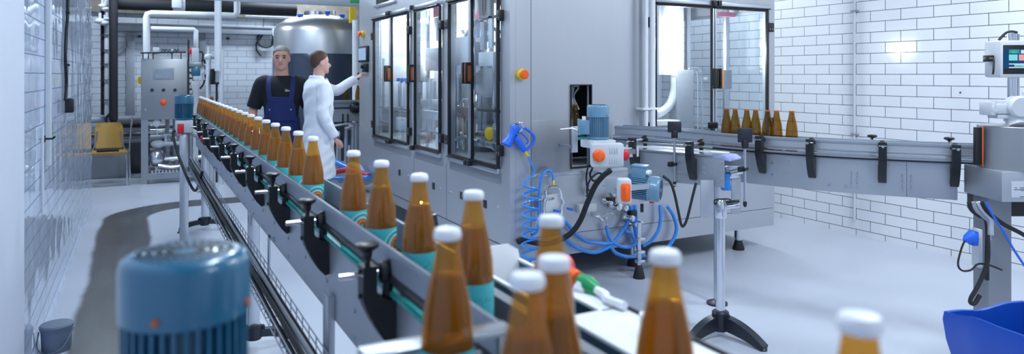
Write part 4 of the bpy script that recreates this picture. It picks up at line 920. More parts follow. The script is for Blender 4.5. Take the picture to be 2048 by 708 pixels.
for u, v in ((1745, 0), (1905, 0)):
    q, d = near_pt(u); o = V((d.y, -d.x, 0)) * near; p = q - o * .13; b = MB(); b.prism([(0, .95), (.03, .95), (.03, 1.150), (0, 1.150)], p - d * .017, -o, (0, 0, 1), d * .034); b.lathe([(.006, 0), (.006, .02), (.028, .03), (.028, .038), (.02, .042), (.001, .042)], p + V((0, 0, 1.150)) - o * .015, n=10); P('rail_bracket', b, M['black'], cc)
q, d = near_pt(1400); o = V((d.y, -d.x, 0)) * near; p = q - o * .13; b = MB(); b.box(p + V((0, 0, 1.06)), (.02, .012, .25), .003); b.box(p + V((0, 0, 1.20)), (.07, .016, .045), .006, rot=-YAW); P('sensor_tag', b, M['black'], cc)
for i, eu in enumerate((1448, 1469, 1490, 1511, 1533, 1554, 1580)):
    uu = eu
    for _ in range(6):
        q, d = near_pt(uu); o = V((d.y, -d.x, 0)) * near; c = q - o * .056; uu += eu - (CX + F * (c.x * CS - c.y * SN) / (c.x * SN + c.y * CS))
    empties[i].location = (c.x, c.y, BELT)
# embossed clip marks and bolts
for u in (1705, 1716, 1808, 1824):
    q, d = near_pt(u); o = V((d.y, -d.x, 0)) * near; b = MB()
    for z in (.90, .935, .97): b.box(q + o * .010 + V((0, 0, z)), (.008, .008, .020), .003)
    b.box(q + o * .009 + V((0, 0, .935)), (.004, .004, .10)); P('clip', b, M['polish'], cc)
q, d = near_pt(1815); o = V((d.y, -d.x, 0)) * near; b = MB(); b.box(q + o * .0082 + V((0, 0, .955)), (.0015, .0015, .196)); P('seam', b, M['ink'], cc, 'dark joint between plates')
for u, z in ((1575, 1.02), (1575, .95), (1545, 1.0), (1545, .93), (1690, .90), (1660, .9)):
    q, d = near_pt(u); o = V((d.y, -d.x, 0)) * near; b = MB(); b.cyl(q + o * .007 + V((0, 0, z)), q + o * .014 + V((0, 0, z)), .008, n=10); P('bolt', b, M['polish'], cc)
for u in (1424,):
    q, d = near_pt(min(u, 1940)); q = q - V((0, 0, 0)); o = V((d.y, -d.x, 0)) * near
    if u < 1900: 
        b = MB(); b.cyl(q - o * .05 + V((0, 0, .02)), q - o * .05 + V((0, 0, .935)), .022, n=14); lg = P('support_leg', b, M['alu'], cc)
        b = MB(); b.lathe([(.07, 0), (.07, .012), (.03, .03)], q - o * .05, n=20); P('base_flange', b, M['navyfoot'], lg)
# ---- discharge section in front
dc = T('discharge_conveyor', 'short steel conveyor section on a round post before the curved conveyor', 'conveyor', V((3.05, 3.10, 0)))
E1 = at(1449, 316, 4.13); E0 = V((2.80, 3.66, 0)); E1.z = 0; dv = (E1 - E0).normalized(); ov = V((dv.y, -dv.x, 0)); ov = ov if ov.dot(-E1) > 0 else -ov
def swp(mb, sec, a=E0, b_=E1, sgn=None):
    n2 = 1 if V((dv.y, -dv.x, 0)).dot(ov) > 0 else -1
    mb.sweep([(n2 * x, z) for x, z in sec], [a, a.lerp(b_, .5), b_]); return mb
b = MB(); swp(b, [(.0, .885), (.004, .885), (.004, 1.058), (.0, 1.058)]); swp(b, [(-.30, .885), (-.296, .885), (-.296, 1.05), (-.30, 1.05)])
for f, z in ((.97, 1.03), (.97, .98), (.97, .935), (.55, 1.02), (.55, .985), (.55, .95), (.80, .96), (.80, .99), (.35, .93), (.82, 1.03)):
    c = E0.lerp(E1, f) + ov * .004 + V((0, 0, z)); b.cyl(c, c + ov * .006, .009, n=10)
P('side_plate', b, M['steel_plate'], dc)
b = MB(); swp(b, [(-.29, BELT - .02), (-.012, BELT - .02), (-.012, BELT - .004), (-.29, BELT - .004)], E0, E0.lerp(E1, .93)); P('chain_belt', b, M['belt'], dc)
e9 = E0.lerp(E1, .88)
b = MB(); swp(b, [(-.006, 1.062), (.010, 1.062), (.010, 1.074), (-.006, 1.074)], E0, e9); P('wear_strip', b, M['rail'], dc)
b = MB(); swp(b, [(.014, 1.088), (.024, 1.088), (.024, 1.098), (.014, 1.098)], E0, e9); b.tube([e9 + ov * .019 + V((0, 0, 1.093)), e9 + dv * .06 - ov * .01 + V((0, 0, 1.09)), E1 - ov * .06 + V((0, 0, 1.085))], .007, 8, sm=5); P('lower_rail', b, M['white'], dc, 'white guide rod')
b = MB(); swp(b, [(-.010, 1.112), (-.002, 1.112), (-.002, 1.122), (-.010, 1.122)], E0, e9); P('lower_rail', b, M['alu'], dc)
b = MB(); b.prism([(0, 0), (.12, 0), (.15, -.02), (.15, -.028), (0, -.012)], E1 + V((0, 0, 1.07)) - dv * .12 - ov * .18, dv, (0, 0, 1), ov * .17); P('transfer_plate', b, M['hosepale'], dc, 'pale blue transfer plate')
def arm_at(u, f):
    p = E0.lerp(E1, f) + ov * .004 + V((0, 0, 1.05)); black_arm(dc, p, dv, side=1 if V((dv.y, -dv.x, 0)).dot(ov) > 0 else -1, rodlen=.17, drop=.135, top=.100, star=False)
def f_of(u):
    return min((i / 200 for i in range(201)), key=lambda f: abs(u - (CX + F * ((q := E0.lerp(E1, f)).x * CS - q.y * SN) / (q.x * SN + q.y * CS))))
arm_at(0, f_of(1275)); arm_at(0, f_of(1388))
# sensor paddles on rods
for nm, f, u, v0, v1, zb in (('end', f_of(1349), 1349, 243, 265, .88), ('tip', 1.06, 1490, 256, 285, .80)):
    p = E0.lerp(E1, f) + ov * .03
    k_ = ray(u, 150); tt = (p.x * SN + p.y * CS); p = at(u, 150, tt); p.z = 0
    z0, z1 = at(u, v1, tt).z, at(u, v0, tt).z
    b = MB(); b.cyl(p + V((0, 0, zb)), p + V((0, 0, z0 + .01)), .0085, n=12); rd = P('sensor_rod', b, M['polish'], dc)
    b = MB(); b.box(p + V((0, 0, (z0 + z1) / 2)), (.085, .014, z1 - z0), .006, rot=math.atan2(-SN, CS)); P('paddle', b, M['navyfoot'], rd)
    b = MB(); b.box(p + V((0, 0, z0 - .01)), (.035, .03, .05), .005, rot=-.3); P('paddle_clamp', b, M['black'], rd)
    b = MB(); c = p + V((0, 0, 1.0)); b.cyl(c - ov * .03, c + ov * .02, .012, n=10); b.box(c - dv * .02, (.06, .03, .03), .006, rot=.4); P('rod_clamp', b, M['black'], rd)
    b = MB(); b.ell(p + V((0, 0, zb)), (.012, .012, .022), 10); P('rod_tip', b, M['black'], rd)
# post with arched black foot
pf = V((3.055, 3.10, 0))
b = MB(); b.cyl(pf + V((0, 0, .02)), pf + V((0, 0, .80)), .027, n=24); b.lathe([(.034, .70), (.036, .705), (.036, .80), (.03, .81)], pf, n=20); lg = P('support_post', b, M['polish'], dc)
two_arm_foot(dc, pf, ((2.80, 3.09, 0), (3.10, 2.80, 0)), lg)
tt = pf.x * SN + pf.y * CS
def q3(u, v, dt=0): return at(u, v, tt + dt)
b = MB()
for u0, u1, v0, v1, dt in ((1400, 1428, 360, 436, -.03), (1462, 1482, 352, 428, .10)):
    p, r_ = q3(u0, v1, dt), q3(u1, v0, dt); c = (p + r_) / 2; b = MB(); b.box(c, ((r_ - p).to_2d().length, .006, r_.z - p.z), .001, rot=-.30); P('mount_plate', b, M['steel_plate'], lg)
b = MB(); b.cyl(q3(1432, 416), q3(1478, 410), .016, n=14); b.mi(1).cyl(q3(1428, 407, -.01), q3(1478, 402, -.01), .009, n=12); b.tube([q3(1430, 407, -.02), q3(1430, 400, -.02), q3(1458, 398, -.02), q3(1460, 404, -.02)], .005, 8, sm=3); P('clamp_bar', b, [M['polish'], M['black']], lg)
# small guards at the transfer end
b = MB(); c = at(1462, 345, tt + .1); b.box(c, (.09, .05, .07), .01, rot=-.3); b.cyl(c + V((-.05, -.03, .0)), c + V((.05, -.03, .01)), .02, n=14); b.box(c + V((-.02, -.04, .045)), (.14, .05, .012), .003, rot=-.3); P('drive_bearing', b, M['polish'], dc)
c = at(1446, 378, tt + .04); b = MB(); b.prism([(0, 0), (.05, 0), (.04, .10), (0, .10)], c + V((0, 0, -.01)), (CS, -SN, 0), (0, 0, 1), (SN * .05, CS * .05, 0)); P('blue_guard', b, M['hoseblue'], dc, 'blue guard piece')
# clutter box on the machine side (grey plate left of the motor)
sp_ = MY0 - .16
p, r_ = on_y(1141, 360, sp_), on_y(1153, 252, sp_); b = MB(); b.b2((p.x, sp_ - .02, on_y(1141, 305, sp_).z), (r_.x, sp_, r_.z), .003); b.tube([on_y(1120, 259, sp_ - .02), on_y(1145, 257, sp_ - .02), on_y(1160, 266, sp_ - .02)], .007, 8, sm=4); b.b2((p.x, sp_ - .02, r_.z - .16), (p.x + .02, MY0 - .006, r_.z - .14)); S('guide_bracket', b, M['alu'], 'narrow upright steel bracket left of the pale blue vertical motor', 'bracket')
# pale blue vertical motor
mp_ = at(1196, 275, 4.35)
motor('gear_motor', 'pale blue vertical motor beside the machine outlet slot', .069, .215, 'blue_lt', (mp_.x, mp_.y, 1.150), (0, 0, PI - .5), tbox=.07)
t = T('gearbox_stand', 'grey gearbox carrying the pale blue vertical motor', 'gearbox', (mp_.x, mp_.y, 0))
b = MB(); b.box((mp_.x, mp_.y, 1.125), (.17, .15, .05), .01); b.b2((mp_.x, mp_.y - .03, 1.03), (E0.x + .008, mp_.y + .03, 1.09)); P('gearbox', b, M['boxgrey'], t)
# junction boxes with round switches
def sw_box(u0, u1, v0, v1, dt, label, side_red):
    p, r_ = at(u0, v1, dt), at(u1, v0, dt); c = (p + r_) / 2; wd = (r_ - p).to_2d().length; h = r_.z - p.z
    t = T('switch_box', label, 'switch box', (c.x, c.y, p.z)); R_ = Matrix.Rotation(-YAW, 3, 'Z'); X, Yv = R_ @ V((1, 0, 0)), R_ @ V((0, 1, 0))
    b = MB(); b.box(c, (wd, .09, h), .012, rot=R_)
    if side_red:
        for i in range(4): b.box(c + X * (.02 + .014 * i - .005) - Yv * .047 + V((0, 0, .03)), (.005, .006, .04), .002, rot=R_); b.box(c + X * (.02 + .014 * i - .005) - Yv * .047 - V((0, 0, .03)), (.005, .006, .04), .002, rot=R_)
    P('housing', b, M['boxgrey'], t)
    k = c + X * (-.28 * wd if side_red else 0) - Yv * .045
    b = MB()
    if side_red: b.lathe([(.036, 0), (.038, .006), (.036, .022), (.024, .028), (.022, .04), (.001, .042)], k, -Yv, n=24); b.box(k - Yv * .036, (.018, .016, .06), .005, rot=R_)
    else: b.box(k - Yv * .014, (wd * .74, .03, h * .74), .014, rot=R_); b.box(k - Yv * .034, (wd * .3, .02, h * .55), .008, rot=R_)
    P('rotary_switch', b, M['orange'], t, 'orange switch')
    if side_red: b = MB(); b.lathe([(.028, 0), (.034, .006), (.034, .022), (.02, .034), (.001, .036)], c + X * (wd / 2), (X - Yv * .7), n=22); P('red_button', b, M['red'], t, 'red button')
    b = MB(); b.box(c + Yv * .05 + V((.12, .03, 0)), (.24, .03, .03)); P('mount', b, M['alu'], t)
    return t
sw_box(1181, 1246, 286, 333, 4.20, 'pale grey switch box with round orange switch and red button', True)
sw_box(1235, 1261, 357, 406, 3.82, 'small pale switch box with square orange switch by the horizontal motor', False)
# horizontal motor
hm = at(1322, 380, 4.02)
hmo = motor('gear_motor', 'pale blue horizontal motor hung under the discharge section', .073, .20, 'blue_lt', (0, 0, 0), None, tbox=.075)
ax = V((.62, -.78, -.06)).normalized(); up = V((0, 0, 1)); xx = (up - ax * up.dot(ax)).normalized(); yy = ax.cross(xx)
hmo.matrix_world = Matrix.Translation(hm - ax * .20) @ Matrix(((xx.x, yy.x, ax.x), (xx.y, yy.y, ax.y), (xx.z, yy.z, ax.z))).to_4x4()
t = T('gearbox', 'steel gearbox bracket behind the horizontal motor', 'gearbox', hm - ax * .28)
b = MB(); b.box(hm - ax * .272, (.10, .09, .09), .012, rot=math.atan2(ax.y, ax.x)); b.b2((hm.x - .19, hm.y + .18, hm.z - .03), (hm.x - .13, hm.y + .24, .90)); P('housing', b, M['greypaint'], t)
b = MB(); b.b2((hm.x - .20, hm.y + .10, .885), (hm.x + .20, hm.y + .3, .893)); P('mount_plate', b, M['steel_plate'], t)
b = MB(); b.tube([at(u, v, 4.0) for u, v in ((1326, 352), (1340, 364), (1348, 384), (1356, 420), (1362, 448), (1367, 452), (1374, 438), (1384, 398), (1392, 366))], .008, 8, sm=6); S('motor_cable', b, M['rubber'], 'black cable hanging in a deep loop right of the horizontal motor', 'cable')
c = at(1290, 404, 4.2); b = MB(); b.box(c, (.08, .012, .014), .002, rot=-YAW); b.mi(1).box(c + V((.034, -.02, 0)), (.03, .012, .014), .002, rot=-YAW); b.mi(2).box(c + V((-.02, .004, -.035)), (.016, .016, .05), .003); S('cable_tag', b, [M['white'], M['red'], M['ink']], 'small white and red tag below the horizontal motor', 'tag')

# ---------------------------------------------------------------- rinser / coder station at the right edge
ks = T('coding_station', 'dull steel round station with rating plate at the conveyor end', 'station', V((4.45, 1.98, 0)))
cyc = at(2032, 150, 3.72); cyc.z = 0; R0 = .175
zt, zm, zb = at(2000, 254, 3.6).z, at(2000, 342, 3.6).z, at(2000, 402, 3.6).z
b = MB(); b.lathe([(R0, zm), (R0, zt - .004), (R0 - .004, zt), (.01, zt)], cyc, n=48); P('drum', b, M['steel_mid'], ks)
b = MB(); uX = V((CS, -SN, 0)); uY = V((SN, CS, 0)); b.box(cyc + V((0, 0, (zm + zb) / 2)) + uX * .06, (.48, .30, zm - zb), .003, rot=-YAW); P('base_box', b, M['steel_plate'], ks)
pl = cyc - uY * .1512 + V((0, 0, (zm + zb) / 2 - .012)) - uX * .065
b = MB(); b.box(pl, (.135, .002, .082), rot=-YAW); rpl = P('rating_plate', b, M['plate'], ks, 'pale rating plate')
O = pl - uY * .0012
for txt, s_, dx, dz in (('CE', .024, .035, -.026), ('type:', .007, -.060, .006), ('xxxxx-xxxx', .007, -.060, -.006), ('-- -- -- --', .006, -.03, -.038)):
    if txt in ('xxxxx-xxxx', '-- -- -- --', 'type:'): continue
    P('lettering', text_mb(txt, s_, O + uX * dx + V((0, 0, dz)), uX, (0, 0, 1)), M['ink'], rpl, 'CE mark')
b = MB()
for dx, dz, w_ in ((.02, .034, .035), (.02, .026, .042), (.02, .019, .036), (-.045, .008, .012), (-.038, -.002, .036), (.015, .008, .08), (.0, .0, .045), (-.01, -.006, .02), (.0, -.037, .05)):
    b = MB(); b.box(O + uX * dx + V((0, 0, dz)), (w_, .0008, .0028), rot=-YAW); P('printed_line', b, M['ink'], rpl)
b = MB(); c = at(1963, 300, 3.72); b.box(at(1956, 292, 3.72), (.040, .02, .20), .002, rot=-YAW); P('infeed_guard', b, M['black'], ks)
b = MB(); b.box(at(1965.5, 293, 3.69), (.0045, .005, .21), .001, rot=-YAW); P('orange_strip', b, M['orange'], ks, 'orange strip')
sq = at(1984, 500, 3.80); sq.z = 0
b = MB(); b.box(sq + V((0, 0, zb / 2)), (.125, .125, zb), .004, rot=-YAW); b.box(sq + V((0, 0, .008)), (.26, .26, .016), .003, rot=-YAW); P('square_post', b, M['steel_dk'], ks)
b = MB(); b.box(sq + V((.30, -.02, zb - .06)), (.5, .25, .12), .004, rot=-YAW); P('under_frame', b, M['black'], ks)
# head on top of the drum
hd = T('coder_head', 'pale grey jointed coder head on top of the drum', 'coder', cyc + V((0, 0, zt)))
b = MB(); b.cyl(cyc + V((0, 0, zt + .001)) - uX * .02, V((0, 0, zt + .07)) + cyc - uX * .02, .022, n=16); P('stem', b, M['polish'], hd)
b = MB(); cb_ = at(1998, 217, 3.66); b.box(cb_, (.13, .09, .055), .008, rot=-YAW); b.box(cb_ - uX * .06, (.025, .10, .07), .006, rot=-YAW); b.cyl(cb_ - uX * .055 - uY * .045, cb_ - uX * .055 - uY * .052, .017, n=14); b.box(cb_ + V((0, 0, .034)), (.05, .05, .016), .003, rot=-YAW); b.box(cb_ - V((0, 0, .04)) + uX * .02, (.11, .08, .022), .004, rot=-YAW); P('sensor_block', b, M['boxgrey'], hd)
b = MB(); jc = at(2034, 214, 3.62); b.lathe([(.03, -.07), (.045, -.055), (.056, -.03), (.058, .02), (.05, .03), (.048, .034), (.001, .034)], jc, -uY, n=28); b.tube([jc + uY * .02, jc + V((0, 0, -.06)) + uY * .02, jc + V((0, 0, -.098))], .042, 14, sm=4); P('joint', b, M['boxgrey'], hd)
b = MB(); b.tube([jc + uX * .05, jc + uX * .10 + V((0, 0, .02)), jc + uX * .14 + V((0, 0, .05))], .034, 12, sm=4); b.cyl(jc + uX * .03 + V((0, 0, .07)), jc + uX * .15 + V((0, 0, .075)), .008, n=8); P('arm', b, M['boxgrey'], hd)
# touch panel on its own column
hp = T('touch_panel', 'grey operator touch panel with lit dark blue screen', 'control panel', cyc + V((0, 0, zt)) + uY * .2)
tp = 3.72
def pp_(u, v, dt=0): return at(u, v, tp + dt)
b = MB(); p0, p1 = pp_(1984, 155), pp_(2095, 82); c = (p0 + p1) / 2; b.box(c, ((p1 - p0).to_2d().length, .13, p1.z - p0.z), .012, rot=-YAW); P('housing', b, M['boxgrey'], hp)
b = MB(); p0, p1 = pp_(2006, 148, -.065), pp_(2092, 90, -.065); c = (p0 + p1) / 2; b.box(c, ((p1 - p0).to_2d().length, .004, p1.z - p0.z), .001, rot=-YAW); P('bezel', b, M['black'], hp)
b = MB(); p0, p1 = pp_(2008, 137, -.067), pp_(2090, 98, -.067); c = (p0 + p1) / 2; b.box(c, ((p1 - p0).to_2d().length, .003, p1.z - p0.z), rot=-YAW); scn = P('screen', b, M['screen'], hp)
for u0, u1, v0, v1, m in ((2018, 2035, 109, 121, 'scr_cyan'), (2038, 2056, 109, 121, 'scr_pink'), (2018, 2039, 99, 107, 'scr_green'), (2042, 2060, 100, 107, 'scr_white'), (2018, 2070, 127, 129, 'scr_white'), (2029, 2062, 129, 133, 'scr_cyan'), (2018, 2070, 134, 136, 'scr_white')):
    b = MB(); p0, p1 = pp_(u0, v1, -.070), pp_(u1, v0, -.070); c = (p0 + p1) / 2; b.box(c, ((p1 - p0).to_2d().length, .0012, p1.z - p0.z), rot=-YAW); P('screen_tile', b, M[m], scn)
P('lettering', text_mb('10.1', .017, pp_(2023, 106, -.073), uX, (0, 0, 1)), M['scr_cyan'], scn)
P('lettering', text_mb('11.10.11', .009, pp_(2031, 132.6, -.073), uX, (0, 0, 1)), M['ink'], scn)
b = MB(); b.box(pp_(1977, 117), (.03, .05, .034), .004, rot=-YAW); b.tube([pp_(1979, 118, -.05), pp_(1987, 119, -.06), pp_(1987, 140, -.07), pp_(1986, 148, -.06)], .005, 8, sm=4); P('side_latch', b, M['black'], hp)
b = MB(); b.cyl(pp_(2024, 67, .11), V((*pp_(2024, 67, .11).to_2d(), zt + .001)), .022, n=16); b.cyl(pp_(2036, 68, .11), V((*pp_(2036, 68, .11).to_2d(), zt + .001)), .008, n=10); b.box(pp_(2030, 227, .11), (.10, .05, .09), .006, rot=-YAW); b.box(pp_(2030, 120, .09), (.08, .06, .08), .006, rot=-YAW); P('column', b, M['polish'], hp)
b = MB(); b.tube([pp_(1998, 80, .0), pp_(2004, 73), pp_(2012, 66), pp_(2022, 63), pp_(2034, 65)], .007, 8, sm=5); P('cable', b, M['rubber'], hp)
# cables and plugs under the station
for k, pix in enumerate((((1938, 404), (1942, 418), (1956, 430), (1972, 440), (1975, 470), (1974, 520), (1974, 560)), ((1946, 404), (1952, 420), (1966, 432), (1978, 445), (1979, 480)), ((1956, 404), (1962, 416), (1972, 428), (1982, 440), (1983, 470)), ((1963, 404), (1972, 420), (1990, 436), (2010, 450), (2048, 470), (2075, 490)))):
    b = MB(); b.tube([at(u, v, 3.66 - .01 * k) for u, v in pix], .011, 8, sm=5)
    S('station_cable', b, M[['rubber', 'greypaint', 'boxgrey', 'rubber'][k]], ['black cable running down the left face of the square post', 'grey cable bending in behind the black one at the square post', 'pale cable bending in under the station', 'black cable slanting right under the station'][k], 'cable', 'cables under the station')
b = MB(); b.tube([at(u, v, 3.60) for u, v in ((1972, 404), (1985, 430), (2005, 460), (2025, 495), (2048, 530), (2070, 560))], .006, 8, sm=5); S('station_cable', b, M['gunblue'], 'thin bright blue cable slanting down to the right edge', 'cable', 'cables under the station')
b = MB(); b.tube([at(u, v, 3.58) for u, v in ((1975, 470), (1976, 515), (1968, 545), (1954, 575), (1942, 596), (1942, 606), (1950, 606), (1960, 590))], .011, 8, sm=6); S('hanging_cable', b, M['rubber'], 'thick black cable hanging in a low loop left of the square post', 'cable', 'cables under the station')
pg = T('power_plug', 'bright blue power plug in a socket on the square post', 'plug', at(1940, 480, 3.62))
b = MB(); b.lathe([(.012, 0), (.024, .015), (.030, .04), (.032, .055), (.026, .06)], at(1929, 481, 3.60), uX * 1 + V((0, 0, .55)), n=18); b.box(at(1946, 476, 3.62), (.03, .05, .075), .006, rot=-YAW); P('plug_body', b, M['gunblue'], pg)
b = MB(); b.box(at(1954, 495, 3.66), (.022, .06, .20), .006, rot=-YAW); P('socket_box', b, M['boxgrey'], pg)
b = MB(); b.tube([at(u, v, 3.60) for u, v in ((1929, 482), (1922, 500), (1916, 528), (1924, 541), (1942, 540), (1956, 528), (1978, 530), (2004, 540))], .005, 8, sm=6); P('flex', b, M['rubber'], pg)
# blue waste bag in a bin
bc = V((2.99, 1.43, 0))
t = T('waste_bin', 'bin lined with a bright blue plastic bag at the lower right corner', 'bin', bc)
b = MB(); Hb = .60; n = 40; rings = []
def rim(a, r, z, j): 
    s_ = 1 / max(abs(math.cos(a)), abs(math.sin(a))) ** .75
    return bc + V((r * s_ * math.cos(a - .26), r * s_ * math.sin(a - .26), z + j * (.020 * math.sin(2 * a + 1.2) + .004 * math.sin(7 * a))))
prof = [(.150, .0, 0), (.165, .05, 0), (.178, .30, .2), (.192, Hb - .16, .8), (.205, Hb - .10, 1), (.214, Hb - .02, 1), (.210, Hb + .012, 1), (.198, Hb + .010, 1), (.188, Hb - .05, .7), (.175, Hb - .25, .5), (.150, .10, 0), (.01, .07, 0)]
vs = []; fs = []
for r, z, j in prof:
    for i in range(n):
        a = 2 * PI * i / n; vs.append(rim(a, r * (1 + j * .012 * math.sin(9 * a)), z, j))
for k in range(len(prof) - 1):
    for i in range(n): fs.append((k * n + i, k * n + (i + 1) % n, (k + 1) * n + (i + 1) % n, (k + 1) * n + i))
b.add(vs, fs); P('plastic_bag', b, M['bagblue'], t)
b = MB(); b.box(bc + V((0, 0, .006)), (.30, .30, .012), .003, rot=-.26); P('bin_base', b, M['black'], t)
# ---------------------------------------------------------------- the far end: cabinet skid, chair, pipes, tank
YC = 11.2
def by(u, v, Y=YC): return on_y(u, v, Y)
sk = T('control_skid', 'stainless control cabinet on a pump skid by the back wall', 'control cabinet', V((by(330, 300).x, YC + .2, 0)))
p0, p1 = by(282, 240), by(375, 118)
b = MB(); b.b2((p0.x, YC, p0.z), (p1.x, YC + .28, p1.z), .006); cab = P('cabinet', b, M['steel_mid'], sk)
s0, s1 = by(307, 159), by(348, 136); b = MB(); b.b2((s0.x, YC - .012, s0.z), (s1.x, YC + .002, s1.z), .003); b.mi(1).b2((s0.x + .02, YC - .014, s0.z + .02), (s1.x - .02, YC - .011, s1.z - .02)); P('display', b, [M['greypaint'], M['scr_grey']], cab, 'grey glass display')
for u in (304, 327, 350): c = by(u, 180); b = MB(); b.cyl(c, c - V((0, .025, 0)), .022, n=14); P('push_button', b, M['ink'], cab, 'dark push button')
c = by(327, 205); b = MB(); b.lathe([(.045, 0), (.045, .006), (.030, .01), (.030, .035), (.022, .04), (.001, .04)], c, (0, -1, 0), n=18); P('emergency_button', b, M['orange'], cab, 'orange red button')
c = by(291, 219); b = MB(); b.cyl(c, c - V((0, .01, 0)), .012, n=10); P('lock', b, M['polish'], cab)
c = by(277, 161); b = MB(); b.prism([(0, -.05), (.04, -.05), (.04, .05), (0, .05), (-.03, 0)], (p0.x - .03, YC + .1, c.z), (1, 0, 0), (0, 0, 1), (0, .02, 0)); P('warning_tag', b, M['yellow'], cab, 'yellow tag')
b = MB()
for x in (p0.x + .045, by(378, 200).x): b.b2((x - .045, YC + .01, .06), (x + .045, YC + .09, p0.z))
b.b2((p0.x, YC, .06), (by(410, 200).x, YC + .08, .15)); b.b2((p0.x, YC + .9, .06), (by(410, 200).x, YC + .98, .15))
for x in (p0.x + .04, by(400, 200).x): b.b2((x - .04, YC, .0), (x + .04, YC + .06, .06)); b.b2((x - .04, YC + .02, .07), (x + .04, YC + .95, .14)); b.b2((x - .04, YC + .9, 0), (x + .04, YC + .96, .06))
P('skid_frame', b, M['greypaint'], sk)
for i in range(16):
    b = MB(); b.box((p0.x + .14 + i * .045, YC - .006, .165), (.018, .012, .04)); P('cable_lug', b, M['boxgrey'], sk)
c = by(316, 317, YC + .2); b = MB(); b.lathe([(.03, -.12), (.10, -.10), (.125, -.04), (.125, .02), (.08, .06), (.03, .07)], c, (.3, -1, 0), n=28); b.cyl(c + V((.05, 0, -.01)), c + V((.72, 0, -.01)), .042, n=16); b.tube([c + V((0, -.05, -.1)), c + V((.2, -.05, -.14)), c + V((.42, -.02, -.10)), c + V((.5, 0, .0))], .045, 12, sm=5); b.b2((c.x - .04, c.y - .03, .14), (c.x + .06, c.y + .05, c.z - .08)); P('pump', b, M['polish'], sk)
c = by(316, 288, YC + .15); b = MB(); b.ell(c, (.10, .08, .055), 16); b.cyl(c, c + V((.3, 0, 0)), .028, n=12); b.cyl(c + V((.10, 0, -.02)), c + V((.10, 0, .13)), .018, n=10); b.torus(c + V((.10, 0, .13)), (0, 0, 1), .05, .008, 16, 6); b.cyl(c + V((.22, 0, -.02)), c + V((.22, 0, .10)), .018, n=10); P('valve', b, M['boxgrey'], sk)
c = by(313, 246, YC + .06); b = MB(); b.lathe([(.05, 0), (.054, .01), (.05, .022), (.001, .024)], c, (0, -1, 0), n=24); b.cyl(c + V((0, .01, -.05)), c + V((.01, .01, -.17)), .008, n=8); P('pressure_gauge', b, M['boxgrey'], sk)
for v, r, m, yo in ((253, .035, 'steel_dk', .5), (263, .045, 'polish', .5), (274, .03, 'boxgrey', .45), (300, .028, 'greypaint', .5), (336, .03, 'greypaint', .4), (328, .025, 'polish', .6)):
    p = by(300, v, YC + yo); b = MB(); b.cyl((p0.x + .12, YC + yo, p.z), (by(398, v).x, YC + yo, p.z), r, n=14); P('cross_pipe', b, M[m], sk)
for u, yo in ((335, .3), (350, .35), (362, .25)):
    b = MB(); x = by(u, 300, YC + yo).x; b.cyl((x, YC + yo, .15), (x, YC + yo, 1.0), .03, n=12); b.box((x, YC + yo, .55), (.09, .09, .12), .01); P('upright_pipe', b, M['greypaint'], sk)
b = MB(); b.cyl(by(281, 106), by(372, 104), .012, n=8)
for i, u in enumerate((286, 297, 306, 344, 362)): b.cyl(by(u, 118), by(u, 104), .008, n=6)
for u in (322, 328, 336, 346, 352): b.tube([by(u, 105), by(u + 2, 101), by(u + 4, 98), by(u + 6, 102)], .008, 6)
P('top_rack', b, M['ink'], sk); b = MB(); q0, q1 = by(306, 118), by(319, 95); b.b2((q0.x, YC + .02, q0.z), (q1.x, YC + .12, q1.z), .006); b.b2((q0.x + .22, YC + .02, q0.z + .07), (q1.x + .18, YC + .09, q1.z - .02), .01); P('top_box', b, M['boxgrey'], sk)
# instrument cluster right of the cabinet
it = T('instrument_column', 'cluster of valves and sensors with a petrol blue block right of the cabinet', 'instruments', V((by(392, 200).x, YC, 0)))
def ibx(u0, u1, v0, v1, m, name, bev=.01, lab=None, yo=-.05, d=.10):
    a, c = by(u0, v1, YC + yo), by(u1, v0, YC + yo); b = MB(); b.b2((a.x, YC + yo, a.z), (c.x, YC + yo + d, c.z), bev); return P(name, b, M[m], it, lab)
ibx(383, 398, 96, 124, 'boxgrey', 'transmitter'); ibx(377, 383, 97, 108, 'red', 'signal_lamp', lab='red lamp'); ibx(383, 401, 134, 152, 'blue', 'actuator', lab='petrol blue block'); ibx(378, 404, 124, 134, 'steel_dk', 'coupling'); ibx(386, 398, 152, 160, 'boxgrey', 'coupling')
c = by(391, 162, YC); b = MB(); b.lathe([(.065, 0), (.07, -.06), (.045, -.14), (.03, -.30), (.028, -.42)], c, n=20); b.b2((c.x - .035, c.y - .035, .12), (c.x + .035, c.y + .035, c.z - .38)); P('valve_body', b, M['boxgrey'], it)
b = MB(); x = by(377, 150).x; b.b2((x - .012, YC - .02, .15), (x + .012, YC + .04, by(377, 80).z)); 
for i in range(6): b.torus((x + .03, YC, by(380, 140 + i * 11).z), (0, 1, 0), .035, .008, 12, 5)
P('cable_chain', b, M['ink'], it)
b = MB(); b.tube([by(398, 104), by(404, 104), by(406, 112), by(404, 124), by(402, 132)], .012, 8, sm=4); b.tube([by(404, 120), by(409, 122), by(411, 140), by(408, 165), by(400, 178)], .012, 8, sm=4); P('cable', b, M['rubber'], it)
b = MB(); x = by(416, 150).x; b.cyl((x, YC - .1, .0), (x, YC - .1, by(416, 112).z), .035, n=14); b.ell((x, YC - .1, by(416, 114).z), (.06, .05, .05), 12); b.cyl((x, YC - .1, by(416, 116).z), by(434, 116, YC - .1), .02, n=10); b.cyl(by(418, 112, YC - .1), by(418, 93, YC - .1), .022, n=12); P('pipe_manifold', b, M['whitepipe'], it)
b = MB(); b.tube([by(u, v, YC - .05) for u, v in ((405, 128), (412, 132), (411, 145), (406, 150), (408, 160))], .016, 8, sm=4); P('steel_valve', b, M['polish'], it)
fl = T('float_device', 'black framed glass float device on a white pipe before the back wall', 'lamp', by(432, 170, 10.9))  # float device with a framed glass front, not a light source
